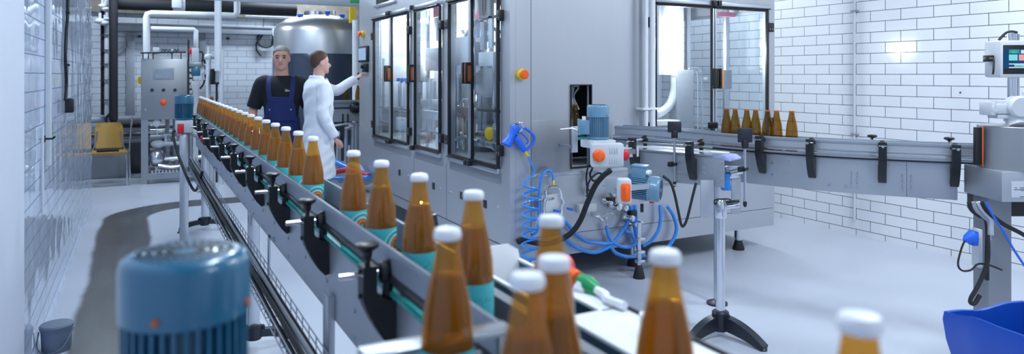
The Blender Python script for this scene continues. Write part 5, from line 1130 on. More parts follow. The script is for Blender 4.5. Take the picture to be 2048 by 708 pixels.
p0, p1 = by(420, 169, 10.9), by(447, 138, 10.9)
b = MB(); t_ = .03; b.b2((p0.x, 10.88, p0.z), (p0.x + .07, 10.96, p1.z), .012); b.b2((p1.x - t_, 10.88, p0.z), (p1.x, 10.96, p1.z), .01); b.b2((p0.x, 10.88, p1.z - t_), (p1.x, 10.96, p1.z), .01); b.b2((p0.x, 10.88, p0.z), (p1.x, 10.96, p0.z + t_), .01); P('frame', b, M['black'], fl)
b = MB(); b.b2((p0.x + .06, 10.90, p0.z + .02), (p1.x - .02, 10.94, p1.z - .02), .008); b.box(((p0.x + p1.x) / 2 + .03, 10.895, (p0.z + p1.z) / 2), (.012, .012, .2)); P('glass_front', b, M['white'], fl)
b = MB(); x = (p0.x + p1.x) / 2; b.cyl((x, 10.92, p0.z), (x, 10.92, 0), .014, n=8); P('stem', b, M['ink'], fl)
# chair
q = on_z(216, 372, 0); q = V((q.x, q.y + .12, 0))
ch = T('wooden_chair', 'mustard shell chair with steel legs past the left wall corner', 'chair', q)
sx = .235
b = MB(); b.prism([(-sx, -.21), (sx, -.21), (sx * 1.02, -.12), (sx * .86, .21), (-sx * .86, .21), (-sx * 1.02, -.12)], q + V((0, 0, .445)), (1, 0, 0), (0, 1, 0), (0, 0, .025)); P('seat', b, M['ochre'], ch)
b = MB(); vs = []; 
for th in (0, .018):
    for j in range(9):
        z = .50 + .36 * j / 8; hw = .165 + .015 * math.sin(j / 8 * PI) - (.03 if j == 8 else 0)
        for i in range(9):
            s_ = -1 + 2 * i / 8; vs.append(q + V((hw * s_, .19 + .10 * (j / 8) - .035 * (1 - s_ * s_) * -1 + th, z)))
fs = []
for k in range(2):
    for j in range(8):
        for i in range(8): a = k * 81 + j * 9 + i; fs.append((a, a + 1, a + 10, a + 9))
for j in range(8): fs += [(j * 9, j * 9 + 9, j * 9 + 90, j * 9 + 81), (j * 9 + 8, j * 9 + 17, j * 9 + 98, j * 9 + 89)]
for i in range(8): fs += [(i, i + 1, i + 82, i + 81), (72 + i, 73 + i, 154 + i, 153 + i)]
b.add(vs, fs); P('backrest', b, M['ochre'], ch)
for s_ in (-1, 1):
    b = MB(); b.tube([q + V((s_ * .235, -.17, 0)), q + V((s_ * .232, -.16, .43)), q + V((s_ * .20, .0, .435))], .012, 8); P('leg', b, M['polish'], ch)
    b = MB(); b.tube([q + V((s_ * .235, .25, 0)), q + V((s_ * .215, .21, .40)), q + V((s_ * .17, .215, .55)), q + V((s_ * .15, .25, .74))], .012, 8, sm=3); P('leg', b, M['polish'], ch)
b = MB(); b.tube([q + V((sx + .04, -.10, .0)), q + V((sx + .03, -.08, .5)), q + V((sx + .06, .0, .95))], .010, 8, sm=4); P('side_bar', b, M['polish'], ch)
b = MB(); b.b2((q.x - .14, q.y - .05, .4705), (q.x + .13, q.y + .15, .495), .008); S('folded_cloth', b, M['tee'], 'dark folded cloth lying on the mustard chair seat', 'cloth')
b = MB(); b.b2((-.85, 12.1, .0), (-.12, 12.5, .42), .02); S('low_crate', b, M['steel_dk'], 'dark low crate on the floor behind the mustard chair', 'crate')
for k, z in enumerate((.55, .72, .88)):
    b = MB(); b.cyl((-1.6, 12.3 - .06 * k, z), (.30, 12.3 - .06 * k, z), .05, n=14); S('floor_pipe', b, M['greypaint'], ['lowest of three grey horizontal pipes behind the mustard chair', 'middle of three grey horizontal pipes behind the mustard chair', 'uppermost of three grey horizontal pipes behind the mustard chair'][k], 'pipe', 'grey pipes behind the chair', )
# pipes
def pipe(pts, r, m, name, label, group=None, n=14, sm=0):
    b = MB(); b.tube(pts, r, n, sm=sm); return S(name, b, M[m], label, 'pipe', group)
Yp = 11.82
b = MB(); b.tube([on_y(227, -40, Yp), on_y(227, 240, Yp)], .058, 16); b.tube([on_y(227, 236, Yp), on_y(229, 248, Yp), on_y(242, 249, Yp), on_y(284, 249, Yp)], .045, 14, sm=3); b.tube([on_y(219, 228, Yp), on_y(212, 238, Yp), on_y(216, 248, Yp), on_y(224, 250, Yp)], .02, 8, sm=4); S('insulated_pipe', b, M['blackpipe'], 'thick black insulated pipe falling and turning right behind the chair', 'pipe')
b = MB(); z = on_y(420, 11, Yp).z; b.cyl((-.38, 12.0, z), (2.3, 12.0, z), .105, n=20)
id_ = T('insulated_duct', 'fat black insulated duct running level under the ceiling', 'duct', (.8, 12.0, z)); P('insulation', b, M['blackpipe'], id_)
b = MB(); b.cyl((.45, 12.0, z), (.62, 12.0, z), .112, n=20); b.box((.5, 11.88, z + .02), (.14, .1, .16), .02); P('valve_collar', b, M['boxgrey'], id_, 'grey valve collar')
Yw = 11.6
pipe([on_y(293, 118, Yw), on_y(293, 36, Yw), on_y(295, 29, Yw), on_y(302, 27, Yw), on_y(460, 31, Yw), on_y(468, 31, Yw), on_y(474, 25, Yw), on_y(474, -20, Yw)], .048, 'whitepipe', 'hanging_pipe', 'white pipe rising from the cabinet and running right below the black duct')
pipe([on_y(302, 57, Yw + .3), on_y(388, 59, Yw + .3), on_y(392, 62, Yw + .3), on_y(392, 100, Yw + .3)], .036, 'whitepipe', 'hanging_pipe', 'white pipe running right along the back wall and dropping to the sensors')
pipe([on_y(436, -25, 10.6), on_y(436, 100, 10.6), on_y(436, 142, 10.6)], .046, 'whitepipe', 'hanging_pipe', 'white vertical pipe ending above the black framed float device')
pipe([on_y(443, 100, 10.7), V((on_y(443, 300, 10.7).x, 10.7, 0))], .03, 'whitepipe', 'white_pipe', 'thinner white pipe beside and below the black framed float device')
b = MB(); za, zb_ = on_y(330, 65, YB).z, on_y(330, 49, YB).z; b.b2((-.5, YB - .12, za), (2.0, YB - .001, zb_), .006); b.b2((-.5, YB - .14, zb_ - .02), (2.0, YB - .12, zb_)); S('wall_trunking', b, M['greypaint'], 'grey level trunking along the top of the back wall', 'trunking')
b = MB(); p, r_ = on_y(252, 260, YB), on_y(269, 64, YB); b.b2((p.x, YB - .05, p.z), (r_.x, YB - .001, r_.z), .004); d0_, d1_ = on_y(236, 106, YB), on_y(254, 88, YB); b.prism([(d0_.x, d0_.z - .03), (d1_.x, d1_.z - .05), (d1_.x, d1_.z + .05), (d0_.x, d0_.z + .03)], (0, YB - .05, 0), (1, 0, 0), (0, 0, 1), (0, .045, 0)); S('wall_trunking', b, M['greypaint'], 'grey vertical trunking with a slanting branch on the back wall', 'trunking')
b = MB(); p, r_ = on_y(398, 130, YB), on_y(411, 66, YB); b.b2((p.x, YB - .05, p.z), (r_.x, YB - .001, r_.z), .004); S('wall_trunking', b, M['greypaint'], 'short grey vertical trunking on the back wall behind the sensors', 'trunking')
for u, v, w_ in ((279, 73, 'beside the slanting grey trunking'), (455, 77, 'right of the white vertical pipe')):
    c = on_y(u, v, YB); t = T('wall_sensor', 'tiny black sensor on the back wall ' + w_, 'sensor', c); b = MB(); b.box(c - V((0, .06, 0)), (.05, .06, .04), .006); P('body', b, M['black'], t); b = MB(); b.cyl(c, c - V((0, .04, 0)), .012, n=8); P('stem', b, M['polish'], t)
# left cluster of thin pipes
lp = T('valve_pipes', 'tangle of thin pipes and valves beside the thick black pipe', 'pipe', on_y(207, 240, 12.1))
for u, r, m in ((208, .022, 'ink'), (213, .035, 'whitepipe'), (203, .012, 'ink'), (216, .010, 'polish')): b = MB(); b.tube([on_y(u, -10, 12.1), on_y(u, 230, 12.1)], r, 10); P('pipe', b, M[m], lp)
for u, v, s_ in ((200, 42, .075), (210, 46, .07), (214, 38, .05), (205, 12, .06), (211, 18, .06)): c = on_y(u, v, 12.0); b = MB(); b.ell(c, (s_, .06, s_ * .6), 12); b.cyl(c, c + V((0, 0, .12)), .02, n=8); P('valve', b, M['boxgrey'], lp)
for v in (70, 100, 128, 160, 200): c = on_y(209, v, 12.05); b = MB(); b.box(c, (.12, .02, .012)); P('pipe_clip', b, M['ink'], lp)
# ceiling duct pieces
for (x0_, x1_, lab) in ((1.05, 2.30, 'long white tubular duct under the ceiling above the two men'), (-.45, -.05, 'short white duct piece under the ceiling above the wall corner')):
    z = on_y(560, 7, 9.0).z + .12; b = MB()
    if x0_ > 0: x0_ = on_y(388, 4, 9.0).x; x1_ = on_y(742, 4, 9.0).x
    b.cyl((x0_, 9.0, z), (x1_, 9.0, z), .12, n=24)
    if x0_ < 0: b.cyl((x1_, 9.0, z), (x1_ + .12, 9.0, z + .06), .12, .05, n=24)
    b.mi(1)
    for f in (.15, .85): b.cyl((x0_ + (x1_ - x0_) * f, 9.0, z + .1), (x0_ + (x1_ - x0_) * f, 9.0, CZ), .008, n=8)
    S('round_duct', b, [M['white'], M['alu']], lab, 'duct')
# cable coil on the back wall
cc_ = on_y(530, 80, YB); t = T('cable_coil', 'black cable coil hanging on the back wall beside the tank', 'cable coil', cc_ - V((0, 0, .15)))
b = MB(); pts = []
for i in range(60): a = 2 * PI * i / 18; pts.append(cc_ + V(((.125 + .012 * math.sin(i)) * math.cos(a), -.03 - .0012 * i, (.14 + .012 * math.cos(i * .7)) * math.sin(a))))
pts += [on_y(512, 88, YB - .05), on_y(513, 100, YB - .05), on_y(522, 112, YB - .05)]; b.tube(pts, .012, 7); P('coil', b, M['rubber'], t)
b = MB(); b.cyl(on_y(527, 36, YB - .03), on_y(527, 66, YB - .03), .005, n=6); b.cyl(on_y(527, 64, YB), on_y(527, 64, YB - .07), .01, n=8); P('hanger', b, M['ink'], t)
# tank
tc = at(641, 150, 10.7); tc.z = 0; R_ = .68
tk = T('storage_tank', 'big steel tank with a dark blue lower jacket behind the two men', 'tank', tc)
zs = at(640, 56, 10.7 - R_ * .6).z
b = MB(); b.lathe([(R_, 1.84), (R_, zs - .05), (R_ * .985, zs), (R_ * .93, zs + .06), (R_ * .75, zs + .14), (R_ * .45, zs + .20), (R_ * .2, zs + .22), (.001, zs + .225)], tc, n=64); P('shell', b, M['tank'], tk)
b = MB(); b.lathe([(R_ * .3, .45), (R_ * .8, .50), (R_ * 1.03, .62), (R_ * 1.03, 1.80), (R_ * 1.0, 1.86)], tc, n=64); P('band', b, M['tankblue'], tk)  # dark blue lower part, slightly wider than the shell
for i in range(4): a = PI / 4 + i * PI / 2; b = MB(); b.cyl(tc + V((R_ * .75 * math.cos(a), R_ * .75 * math.sin(a), 0)), tc + V((R_ * .75 * math.cos(a), R_ * .75 * math.sin(a), .62)), .045, n=14); P('leg', b, M['polish'], tk)
b = MB(); b.cyl(tc + V((-.1, 0, zs + .2)), tc + V((-.1, 0, zs + .27)), .14, n=20); b.cyl(tc + V((.2, 0, zs + .17)), tc + V((.2, 0, zs + .30)), .03, n=12); P('manway', b, M['polish'], tk)
for dx, dz in ((-.34, .19), (.06, .25), (.28, .21)): b = MB(); b.box(tc + V((dx, -.2, zs + dz)), (.08, .05, .05), .012); b.cyl(tc + V((dx, -.2, zs + dz - .12)), tc + V((dx, -.2, zs + dz)), .02, n=10); P('top_valve', b, M['gunblue'], tk, 'blue valve handle')
b = MB(); b.tube([tc + V((R_ + .01, -.1, .8)), tc + V((R_ + .01, -.1, zs - .1))], .012, 8); P('level_pipe', b, M['polish'], tk)
p = at(713, 150, 9.6); b = MB(); b.cyl((p.x, p.y, .0), (p.x, p.y, 2.30), .058, n=18); S('white_pipe', b, M['white'], 'fat white vertical pipe between the tank and the filling machine', 'pipe')
p = at(704, 150, 10.0); b = MB(); b.b2((p.x - .035, p.y - .035, at(704, 46, 10.0).z), (p.x + .035, p.y + .035, CZ)); S('yellow_post', b, M['yellow'], 'yellow square post hanging from the ceiling beside the tank', 'post')
b = MB(); zq = at(600, 33, 10.9).z; b.cyl((1.45, 11.55, zq), (3.1, 11.55, zq), .02, n=10); S('hanging_pipe', b, M['whitepipe'], 'thin level white pipe crossing behind the top of the tank dome', 'pipe')
ex = at(734, 4, 8.7); t = T('exit_sign', 'small lit green sign under the ceiling above the filling machine corner', 'sign', ex)
b = MB(); b.box(ex, (.14, .05, .075), .006, rot=-.3); P('sign_body', b, M['exit'], t); b = MB(); b.cyl(ex + V((0, 0, .03)), V((ex.x, ex.y, CZ)), .008, n=8); b.box(ex + V((-.12, .04, .01)), (.16, .03, .05), .004, rot=-.3); P('bracket', b, M['green'], t)
# infeed section by the machine corner
iy = 8.95
ic = T('infeed_conveyor', 'grey infeed conveyor behind the man in the white coat', 'conveyor', V((2.2, iy, 0)))
def iz(u, v): return on_y(u, v, iy)
p, r_ = iz(640, 222), iz(742, 200); b = MB(); b.b2((p.x, iy, iz(700, 243).z), (r_.x + .1, iy + .01, iz(700, 218).z)); b.b2((p.x, iy + .25, iz(700, 243).z), (r_.x + .1, iy + .26, iz(700, 212).z)); P('side_plate', b, M['steel_plate'], ic)
b = MB(); b.b2((p.x, iy - .01, iz(700, 206).z), (r_.x + .1, iy + .012, iz(700, 200).z), .003); b.b2((p.x, iy - .004, iz(700, 214).z), (r_.x + .1, iy + .004, iz(700, 206).z)); P('guide_rail', b, M['rail'], ic)
b = MB(); zbt = iz(700, 210).z; b.b2((p.x, iy + .01, zbt - .02), (r_.x + .1, iy + .25, zbt)); P('chain_belt', b, M['belt'], ic)
for u, v, s_ in ((709, 215, .07), (732, 212, .06)): c = iz(u, v); b = MB(); b.lathe([(.02, -.05), (s_, -.04), (s_ * 1.1, 0), (s_, .03), (.03, .05), (.02, .09)], c - V((0, .05, 0)), (.2, -1, 0), n=18); P('knob', b, M['black'], ic)
for u in (684, 694): q0, q1 = iz(u, 262), iz(u + 3, 228); b = MB(); b.b2((q0.x, iy - .012, q0.z), (q1.x, iy, q1.z)); P('slot_bracket', b, M['ink'], ic)
for x in (p.x + .15, r_.x - .15): b = MB(); b.cyl((x, iy + .12, .0), (x, iy + .12, 1.0), .03, n=14); P('support_leg', b, M['alu'], ic)
b = MB(); b.tube([iz(655, 254), iz(680, 250), iz(700, 247), iz(722, 250), iz(742, 258)], .022, 10, sm=5); b.tube([iz(690, 258), iz(704, 252)], .03, 10); b.cyl(iz(706, 250), V((iz(706, 250).x, iy, .05)), .03, n=14); b.cyl(iz(692, 258), V((iz(692, 258).x, iy, .05)), .025, n=14); P('tube_frame', b, M['polish'], ic)
b = MB(); b.tube([V((iz(648, 268).x, iy - .05, iz(648, 268).z)), V((iz(676, 262).x, iy - .05, iz(676, 270).z))], .055, 14); P('drive_tube', b, M['greypaint'], ic)
b = MB(); q0, q1 = iz(722, 305), iz(742, 258); b.b2((q0.x, iy - .25, q0.z), (q1.x, iy - .22, q1.z), .004); P('hanging_panel', b, M['greypaint'], ic)
b = MB(); c = iz(722, 172) - V((0, .1, 0)); b.lathe([(.03, -.02), (.055, 0), (.06, .02), (.04, .03), (.001, .03)], c, (0, -1, 0), n=20); b.cyl(c, V((c.x, c.y + .1, zbt)), .012, n=8); P('sensor_disc', b, M['yellow'], ic, 'yellow disc')
b = MB(); c = iz(722, 152); b.cyl(V((c.x, c.y, c.z - .05)), V((c.x, c.y, zbt)), .015, n=8); b.box(c, (.09, .06, .10), .015); P('black_sensor', b, M['black'], ic)
b = MB(); q0, q1 = iz(728, 200), iz(744, 160); b.b2((q0.x, iy + .2, q0.z), (q1.x, iy + .21, q1.z)); P('backing_plate', b, M['white'], ic)
for k, u in enumerate((697, 721, 734)):
    c = iz(u, 205); o = copy_tree(e0); o.location = (c.x, iy + .12, zbt + .0008); o['label'] = ['amber bottle on the infeed conveyor just below the reaching white sleeve', 'amber bottle on the infeed conveyor under the yellow disc', 'amber bottle on the infeed conveyor next to the filling machine edge'][k]; o['group'] = 'bottles on the infeed conveyor'
bb = copy_tree(e0); c = at(433, 190, 8.6); bb.location = (.665, 7.95, BELT); bb['label'] = 'lone dark amber bottle standing past the far end of the single file'; bb['group'] = 'lone bottle'
b = MB(); b.b2((.60, 7.78, BELT - .03), (.74, 8.1, BELT - .0005), .004); b.b2((.64, 7.92, .0), (.70, 7.98, BELT - .03)); S('end_table', b, M['steel_plate'], 'small steel ledge beyond the far end of the bottle conveyor', 'ledge')
# hoses slung between the men and the machine
def hose3(pix, r, m, label):
    b = MB(); b.tube([at(*q) for q in pix], r, 12, sm=6); S('supply_hose', b, M[m], label, 'hose', 'hoses by the filling machine')
hose3(((660, 316, 8.3), (675, 326, 8.2), (700, 338, 8.1), (722, 346, 8.0), (740, 352, 7.9)), .035, 'hoseblue', 'thick bright blue hose behind the bottles, uppermost')
hose3(((664, 352, 8.1), (674, 343, 8.05), (697, 340, 8.0), (718, 345, 7.9), (737, 352, 7.8)), .030, 'hosered', 'red hose arching behind the bottles')
hose3(((692, 336, 8.4), (706, 331, 8.3), (718, 337, 8.2), (725, 350, 8.1)), .045, 'hosepale', 'pale violet hose behind the bottles next to the machine')
hose3(((664, 357, 8.0), (684, 357, 7.9), (715, 355, 7.8), (737, 355, 7.7)), .024, 'hoseblue', 'thinner blue hose lying lowest behind the bottles')
p = at(696, 380, 7.2); b = MB(); b.b2((1.99, 7.5, .30), (2.30, 8.6, .34), .006)
for x, y in ((2.02, 7.55), (2.27, 7.55), (2.02, 8.55), (2.27, 8.55)): b.b2((x - .02, y - .02, 0), (x + .02, y + .02, .30))
S('hose_bench', b, M['steel_plate'], 'low steel bench under the coloured hoses beside the machine', 'bench')
# ---------------------------------------------------------------- people (built facing -Y, feet at the origin, then posed)
def head_rings(c, s=1.0):
    pr = [(0, .022, .030, -.060), (.012, .040, .046, -.048), (.03, .053, .064, -.033), (.055, .062, .080, -.016), (.09, .069, .090, -.003), (.125, .0735, .096, .002), (.155, .0745, .097, .005), (.185, .069, .089, .008), (.21, .055, .071, .010), (.228, .034, .045, .011), (.236, .012, .016, .011)]
    return [(V((c[0], c[1] + y * s, c[2] + z * s)), rx * s, ry * s) for z, rx, ry, y in pr]
def arm_pts(mb, sh, el, wr, k=1.0):
    mb.tube([sh, V(sh).lerp(V(el), .5), el, V(el).lerp(V(wr), .35), wr], [.052 * k, .048 * k, .041 * k, .042 * k, .028 * k], 14, sm=3)
def hand(mb, wr, d, palm_n, thumb, curl=.6, k=1.0):
    """wr wrist, d along the hand, palm_n out of the palm, thumb side vector"""
    d, pn, th = V(d).normalized(), V(palm_n).normalized(), V(thumb).normalized(); wr = V(wr)
    M3 = Matrix((th, pn, d)).transposed()
    mb.ell(wr + d * .048 * k, (.041 * k, .018 * k, .058 * k), 14, rot=M3)
    for i, (ln, off) in enumerate(((.068, .030), (.078, .011), (.072, -.009), (.056, -.028))):
        p = wr + d * .088 * k + th * off * k; pts = [wr + d * .05 * k + th * off * .8 * k, p]; a = 0
        for f in (.45, .32, .26):
            a += curl; p = p + (d * math.cos(a) + pn * math.sin(a)) * ln * f * k; pts.append(p)
        mb.tube(pts, [.0105 * k, .0098 * k, .0092 * k, .0085 * k, .0072 * k], 8)
    p = wr + d * .022 * k + th * .030 * k
    mb.tube([p, p + (th * .75 + d * .65 + pn * .2) * .034 * k, p + (th * .7 + d * 1.3 + pn * .5) * .046 * k, p + (th * .55 + d * 1.75 + pn * .9) * .052 * k], [.014 * k, .012 * k, .0105 * k, .008 * k], 8)
def torso(mb, g=0.0, z0=.86, z1=1.50, s=1.0, belly=0.0):
    pr = [(.80, .168, .120, .005), (.88, .178, .125, .005), (.97, .172, .122, .0), (1.06, .163, .116, -.004 - belly * .5), (1.15, .168, .118, -.006 - belly), (1.26, .182, .124, -.006), (1.36, .192, .122, .0), (1.42, .185, .110, .006), (1.465, .150, .090, .010), (1.50, .095, .068, .010), (1.53, .064, .060, .004)]
    mb.loft([(V((0, y * s, z)), rx * s + g, ry * s + g) for z, rx, ry, y in pr if z0 <= z <= z1], 28)
def legs(mb, g=0.0, z0=0.0, k=1.0):
    for s in (-1, 1):
        mb.tube([(s * .095, .0, .90), (s * .105, .0, .70), (s * .112, -.005, .50), (s * .115, .015, .30), (s * .118, .01, max(z0, .09))], [.098 * k + g, .085 * k + g, .062 * k + g, .058 * k + g, .045 * k + g], 14, sm=3)
def feet(t, m):
    for s in (-1, 1):
        b = MB(); b.loft([(V((s * .125, -.055, 0)), .048, .135), (V((s * .125, -.055, .022)), .050, .137), (V((s * .125, -.045, .05)), .046, .12), (V((s * .122, .0, .085)), .042, .065), (V((s * .119, .01, .12)), .044, .05)], 20); P('shoe', b, M[m], t)
def face(t, hc, s=1.0):
    x, y, z = hc
    for q in (-1, 1):
        b = MB(); b.ell((x + q * .031 * s, y - .085 * s, z + .120 * s), (.013 * s, .008 * s, .0075 * s), 10); P('eye', b, M['eye'], t)
        b = MB(); b.tube([(x + q * .016 * s, y - .094 * s, z + .138 * s), (x + q * .032 * s, y - .093 * s, z + .143 * s), (x + q * .048 * s, y - .080 * s, z + .138 * s)], .0045 * s, 6, sm=3); P('eyebrow', b, M['hairbrown'], t)
    b = MB(); b.tube([(x - .022 * s, y - .086 * s, z + .050 * s), (x, y - .0935 * s, z + .0515 * s), (x + .022 * s, y - .086 * s, z + .050 * s)], .0055 * s, 8, sm=3); P('mouth', b, M['lips'], t)
def head_extra(mb, hc, s=1.0):
    x, y, z = hc
    mb.tube([(x, y - .088 * s, z + .128 * s), (x, y - .098 * s, z + .105 * s), (x, y - .112 * s, z + .082 * s), (x, y - .092 * s, z + .072 * s)], [.009 * s, .011 * s, .015 * s, .010 * s], 10, sm=2)
    mb.ell((x, y - .078 * s, z + .022 * s), (.024 * s, .018 * s, .018 * s), 10)
    for q in (-1, 1):
        mb.ell((x + q * .076 * s, y + .008 * s, z + .108 * s), (.009 * s, .020 * s, .031 * s), 10); mb.ell((x + q * .03 * s, y - .062 * s, z + .085 * s), (.022 * s, .022 * s, .02 * s), 10)
def hair_mb(hc, s, front=.185, side=.13, back=.05, g=.009):
    b = MB(); x, y, z = hc; rings = head_rings(hc, s); n = 40; rows = []
    prs = [(zz, rx, ry, yy) for (c, rx, ry), zz, yy in ((r, r[0].z - z, r[0].y - y) for r in rings)]
    def samp(h):
        for i in range(len(prs) - 1):
            if prs[i][0] <= h <= prs[i + 1][0]:
                f = (h - prs[i][0]) / (prs[i + 1][0] - prs[i][0]); return [prs[i][j] * (1 - f) + prs[i + 1][j] * f for j in range(4)]
        return prs[-1]
    K = 10; vs = []; fs = []
    for layer, gg in ((0, g), (1, -.004)):
        for k in range(K):
            for i in range(n):
                a = 2 * PI * i / n; cs_, sn_ = math.cos(a), math.sin(a)
                # hairline height depends on direction: front (sn=-1), side (0), back (+1)
                lo = (front + (side - front) * max(0, 1 + sn_ * 1.6) if sn_ < -.0 else side + (back - side) * sn_ ** .7) * s
                if sn_ < 0: lo = (side + (front - side) * min(1, (-sn_) ** 1.1 * 1.25)) * s
                h = lo + (.2355 * s - lo) * (k / (K - 1)) ** .8; _, rx, ry, yy = samp(min(h, prs[-1][0]))
                th = gg * s * (1.0 if k > 0 else .35)
                vs.append(V((x + (rx + th) * cs_, y + yy + (ry + th) * sn_, z + h + max(0, th) * (k / (K - 1)))))
        o = layer * K * n
        for k in range(K - 1):
            for i in range(n): q = (o + k * n + i, o + k * n + (i + 1) % n, o + (k + 1) * n + (i + 1) % n, o + (k + 1) * n + i); fs.append(q if layer == 0 else q[::-1])
        top = tuple(o + (K - 1) * n + i for i in range(n)); fs.append(top if layer == 0 else top[::-1])
    for i in range(n): fs.append((i, K * n + i, K * n + (i + 1) % n, (i + 1) % n))
    b.add(vs, fs); return b
def place(t, loc, yaw, sc=1.0):
    t.location = loc; t.rotation_euler = (0, 0, yaw); t.scale = (sc, sc, sc)

# --- man in navy bib overalls, facing the camera
m1 = T('person', 'man with short grey hair in black t-shirt and navy bib overalls', 'person')
HC = (0, -.012, 1.562); HS = 1.10
body = MB(); torso(body); legs(body); body.loft([(V((0, .0, 1.47)), .080, .072), (V((0, -.004, 1.53)), .074, .072), (V((0, -.012, 1.60)), .070, .070), (V((0, -.012, 1.64)), .062, .066)], 20); body.loft(head_rings(HC, HS), 24); head_extra(body, HC, HS)
A1 = dict(sh=(-.205, .005, 1.43), el=(-.285, .02, 1.155), wr=(-.30, -.13, .945)); A2 = dict(sh=(.205, .005, 1.43), el=(.275, .03, 1.15), wr=(.27, -.09, .92))
for A in (A1, A2):
    arm_pts(body, A['sh'], A['el'], A['wr'], 1.12); d = V(A['wr']) - V(A['el']); s_ = -1 if A['sh'][0] < 0 else 1
    hand(body, V(A['wr']) - d.normalized() * .01, d, (-s_, 0, -.1), (0, -1, -.3), .35)
for s_ in (-1, 1): body.ell((s_ * .12, -.02, .05), (.04, .10, .035), 10)
P('body', fuse(body, .0065, 5), M['skin'], m1)
face(m1, HC, HS); P('hair', hair_mb(HC, HS, .188, .150, .06, .008), M['hairgrey'], m1, 'short grey hair')
tee = MB(); torso(tee, .014, .88, 1.50)
tee.loft([(V((0, .008, 1.46)), .155, .095), (V((0, .008, 1.505)), .100, .084)], 24)
for s_ in (-1, 1): tee.tube([(s_ * .13, .01, 1.435), (s_ * .20, .006, 1.42), (s_ * .245, .012, 1.30), (s_ * .285, .02, 1.16)], [.075, .080, .075, .078], 16, sm=3)
P('t_shirt', fuse(tee, .009, 6), M['tee'], m1, 'black t-shirt')
ov = MB(); legs(ov, .022, .05, 1.05); torso(ov, .024, .80, 1.10); ov.loft([(V((0, .0, .74)), .19, .14), (V((0, .0, .92)), .205, .152)], 28)
def chest_y(x, z):
    if z < 1.30: ry, rx = .124, .182
    else: ry, rx = .122 - (z - 1.30) * .16, .19 - (z - 1.3) * .10
    return -ry * math.sqrt(max(.05, 1 - (x / (rx + .03)) ** 2)) - .006
bib = MB(); g_ = 13; vs = []; fs = []
for th in (.018, .034):
    for j in range(g_):
        z = 1.02 + .26 * j / (g_ - 1); hw = .165 - .045 * (j / (g_ - 1)) ** 2
        for i in range(g_): x = hw * (-1 + 2 * i / (g_ - 1)); vs.append(V((x, chest_y(x, z) - th, z)))
for k in range(2):
    for j in range(g_ - 1):
        for i in range(g_ - 1): a = k * g_ * g_ + j * g_ + i; q = (a, a + 1, a + g_ + 1, a + g_); fs.append(q if k else q[::-1])
m_ = g_ * g_
for i in range(g_ - 1):
    for a, c in ((i, i + 1), (m_ - g_ + i, m_ - g_ + i + 1), (i * g_, (i + 1) * g_), (i * g_ + g_ - 1, (i + 1) * g_ + g_ - 1)): fs.append((a, c, c + m_, a + m_))
ov.add(vs, fs)
P('bib_overalls', fuse(ov, .009, 4), M['navy'], m1, 'navy bib overalls')
for s_ in (-1, 1):
    b = MB(); pts = [(s_ * .108, chest_y(.108, 1.25) - .03, 1.24), (s_ * .118, chest_y(.118, 1.34) - .026, 1.34), (s_ * .122, -.088, 1.435), (s_ * .118, -.02, 1.492), (s_ * .10, .06, 1.475), (s_ * .06, .125, 1.33), (s_ * .03, .145, 1.15)]
    sp = smooth_path(pts, 5); vs = []; fs = []
    for i, p in enumerate(sp):
        for w_ in (-.024, .024):
            for n_ in (0, .007): 
                nrm = V((0, -1, .3)) if p.y < -.04 else (V((0, 0, 1)) if p.y < .05 else V((0, 1, .3))); vs.append(p + V((w_, 0, 0)) + nrm.normalized() * n_)
    for i in range(len(sp) - 1):
        a = i * 4
        for q in ((0, 1), (1, 3), (3, 2), (2, 0)): fs.append((a + q[0], a + q[1], a + 4 + q[1], a + 4 + q[0]))
    fs += [(0, 1, 3, 2), tuple(len(sp) * 4 - 4 + q for q in (0, 2, 3, 1))]
    b.add(vs, fs); P('strap', b, M['navy'], m1)
    for z in (1.245,): b = MB(); b.cyl((s_ * .108, chest_y(.108, z) - .040, z - .10), (s_ * .108, chest_y(.108, z) - .050, z - .10), .009, n=10); P('stud', b, M['polish'], m1)
lg_ = text_mb('Slow', .035, (.045, 0, 1.335), (1, 0, 0), (0, 0, 1)); 
for i, p in enumerate(lg_.v): lg_.v[i] = V((p.x, chest_y(p.x, p.z) - .0185, p.z))
P('shirt_logo', lg_, M['white'], m1, 'white shirt lettering')
feet(m1, 'black')
c = at(563, 150, 7.75); place(m1, (c.x, c.y, 0), -math.radians(14), 1.88 / 1.832)

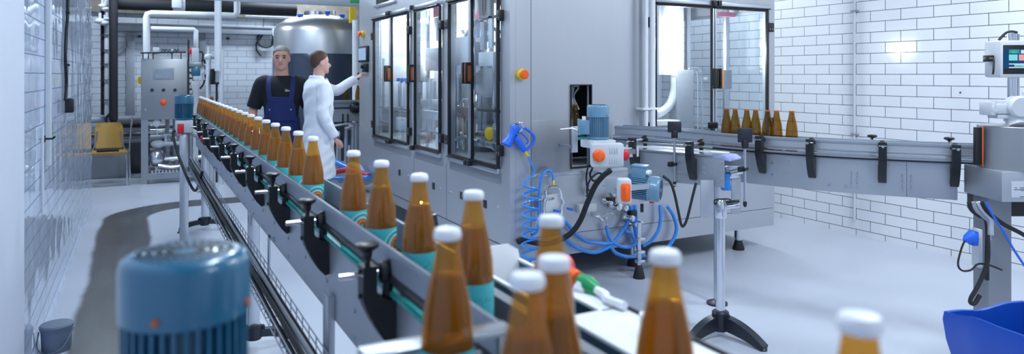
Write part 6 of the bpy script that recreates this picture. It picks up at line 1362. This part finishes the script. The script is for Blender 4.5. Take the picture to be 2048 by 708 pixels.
# --- man in the white coat, reaching for the control panel
m2 = T('person', 'man with short brown hair in a long white coat reaching for the control panel', 'person')
HC2 = (.0, -.020, 1.565)
body = MB(); torso(body); legs(body); body.loft([(V((0, .0, 1.47)), .075, .068), (V((0, -.006, 1.53)), .058, .060), (V((0, -.016, 1.60)), .056, .062), (V((0, -.016, 1.64)), .056, .062)], 20); body.loft(head_rings(HC2), 24); head_extra(body, HC2)
R1 = dict(sh=(-.195, .005, 1.42), el=(-.245, .03, 1.13), wr=(-.235, -.10, .895)); L1 = dict(sh=(.185, -.03, 1.43), el=(.255, -.30, 1.375), wr=(.30, -.545, 1.505))
arm_pts(body, R1['sh'], R1['el'], R1['wr']); arm_pts(body, L1['sh'], L1['el'], L1['wr'])
d = V(R1['wr']) - V(R1['el']); hand(body, V(R1['wr']), d, (.9, .1, 0), (.2, -1, -.3), .55)
d = V(L1['wr']) - V(L1['el']); hand(body, V(L1['wr']), d + V((0, -.02, .06)), (.3, -.1, -.9), (-.95, -.2, .1), .48)
for s_ in (-1, 1): body.ell((s_ * .12, -.02, .05), (.04, .10, .035), 10)
P('body', fuse(body, .0065, 5), M['skin2'], m2)
face(m2, HC2); P('hair', hair_mb(HC2, 1.0, .188, .140, .055, .010), M['hairbrown'], m2, 'short brown hair')
ct_ = MB(); torso(ct_, .026, .80, 1.51)
ct_.loft([(V((0, .005, .46)), .222, .185), (V((0, .005, .62)), .222, .178), (V((0, .004, .80)), .214, .162), (V((0, .0, .95)), .204, .150)], 28)
ct_.loft([(V((0, .010, 1.44)), .170, .110), (V((0, .012, 1.485)), .122, .094), (V((0, .014, 1.515)), .080, .078), (V((0, .016, 1.545)), .074, .076)], 24)
for A, k in ((R1, 1), (L1, 1)):
    s_, e_, w_ = V(A['sh']), V(A['el']), V(A['wr']); ct_.tube([V((s_.x * .55, .0, 1.42)), s_, s_.lerp(e_, .5), e_, e_.lerp(w_, .5), w_.lerp(e_, .03)], [.085, .078, .068, .062, .055, .050], 16, sm=3)
cm = fuse(ct_, .009, 5)
for i, p in enumerate(cm.v): cm.v[i] = p + V((0, .004 * math.sin(p.z * 38 + p.x * 21), .0)) + V((.003 * math.sin(p.z * 55 + p.y * 30), 0, 0))
P('lab_coat', cm, M['coat'], m2, 'long white coat')
b = MB(); b.prism([(-.004, 0), (.004, 0), (.004, .9), (-.004, .9)], (.0, -.178, .50), (1, 0, 0), (0, .055, 1), (0, -.004, 0)); P('coat_placket', b, M['boxgrey'], m2)
b = MB()
for s_ in (-1, 1): b.prism([(0, 0), (s_ * .055, .02), (s_ * .075, .115), (s_ * .04, .125)], (s_ * .006, -.118, 1.405), (1, 0, 0), (0, .42, .9), (0, -.008, .002))
P('collar', b, M['coat'], m2)
b = MB(); b.ell((0, -.092, 1.475), (.035, .016, .035), 10); P('shirt_front', b, M['navyfoot'], m2, 'dark shirt at the neck')
feet(m2, 'white')
c = at(636, 150, 7.45); place(m2, (c.x, c.y, 0), math.radians(97), 1.0)
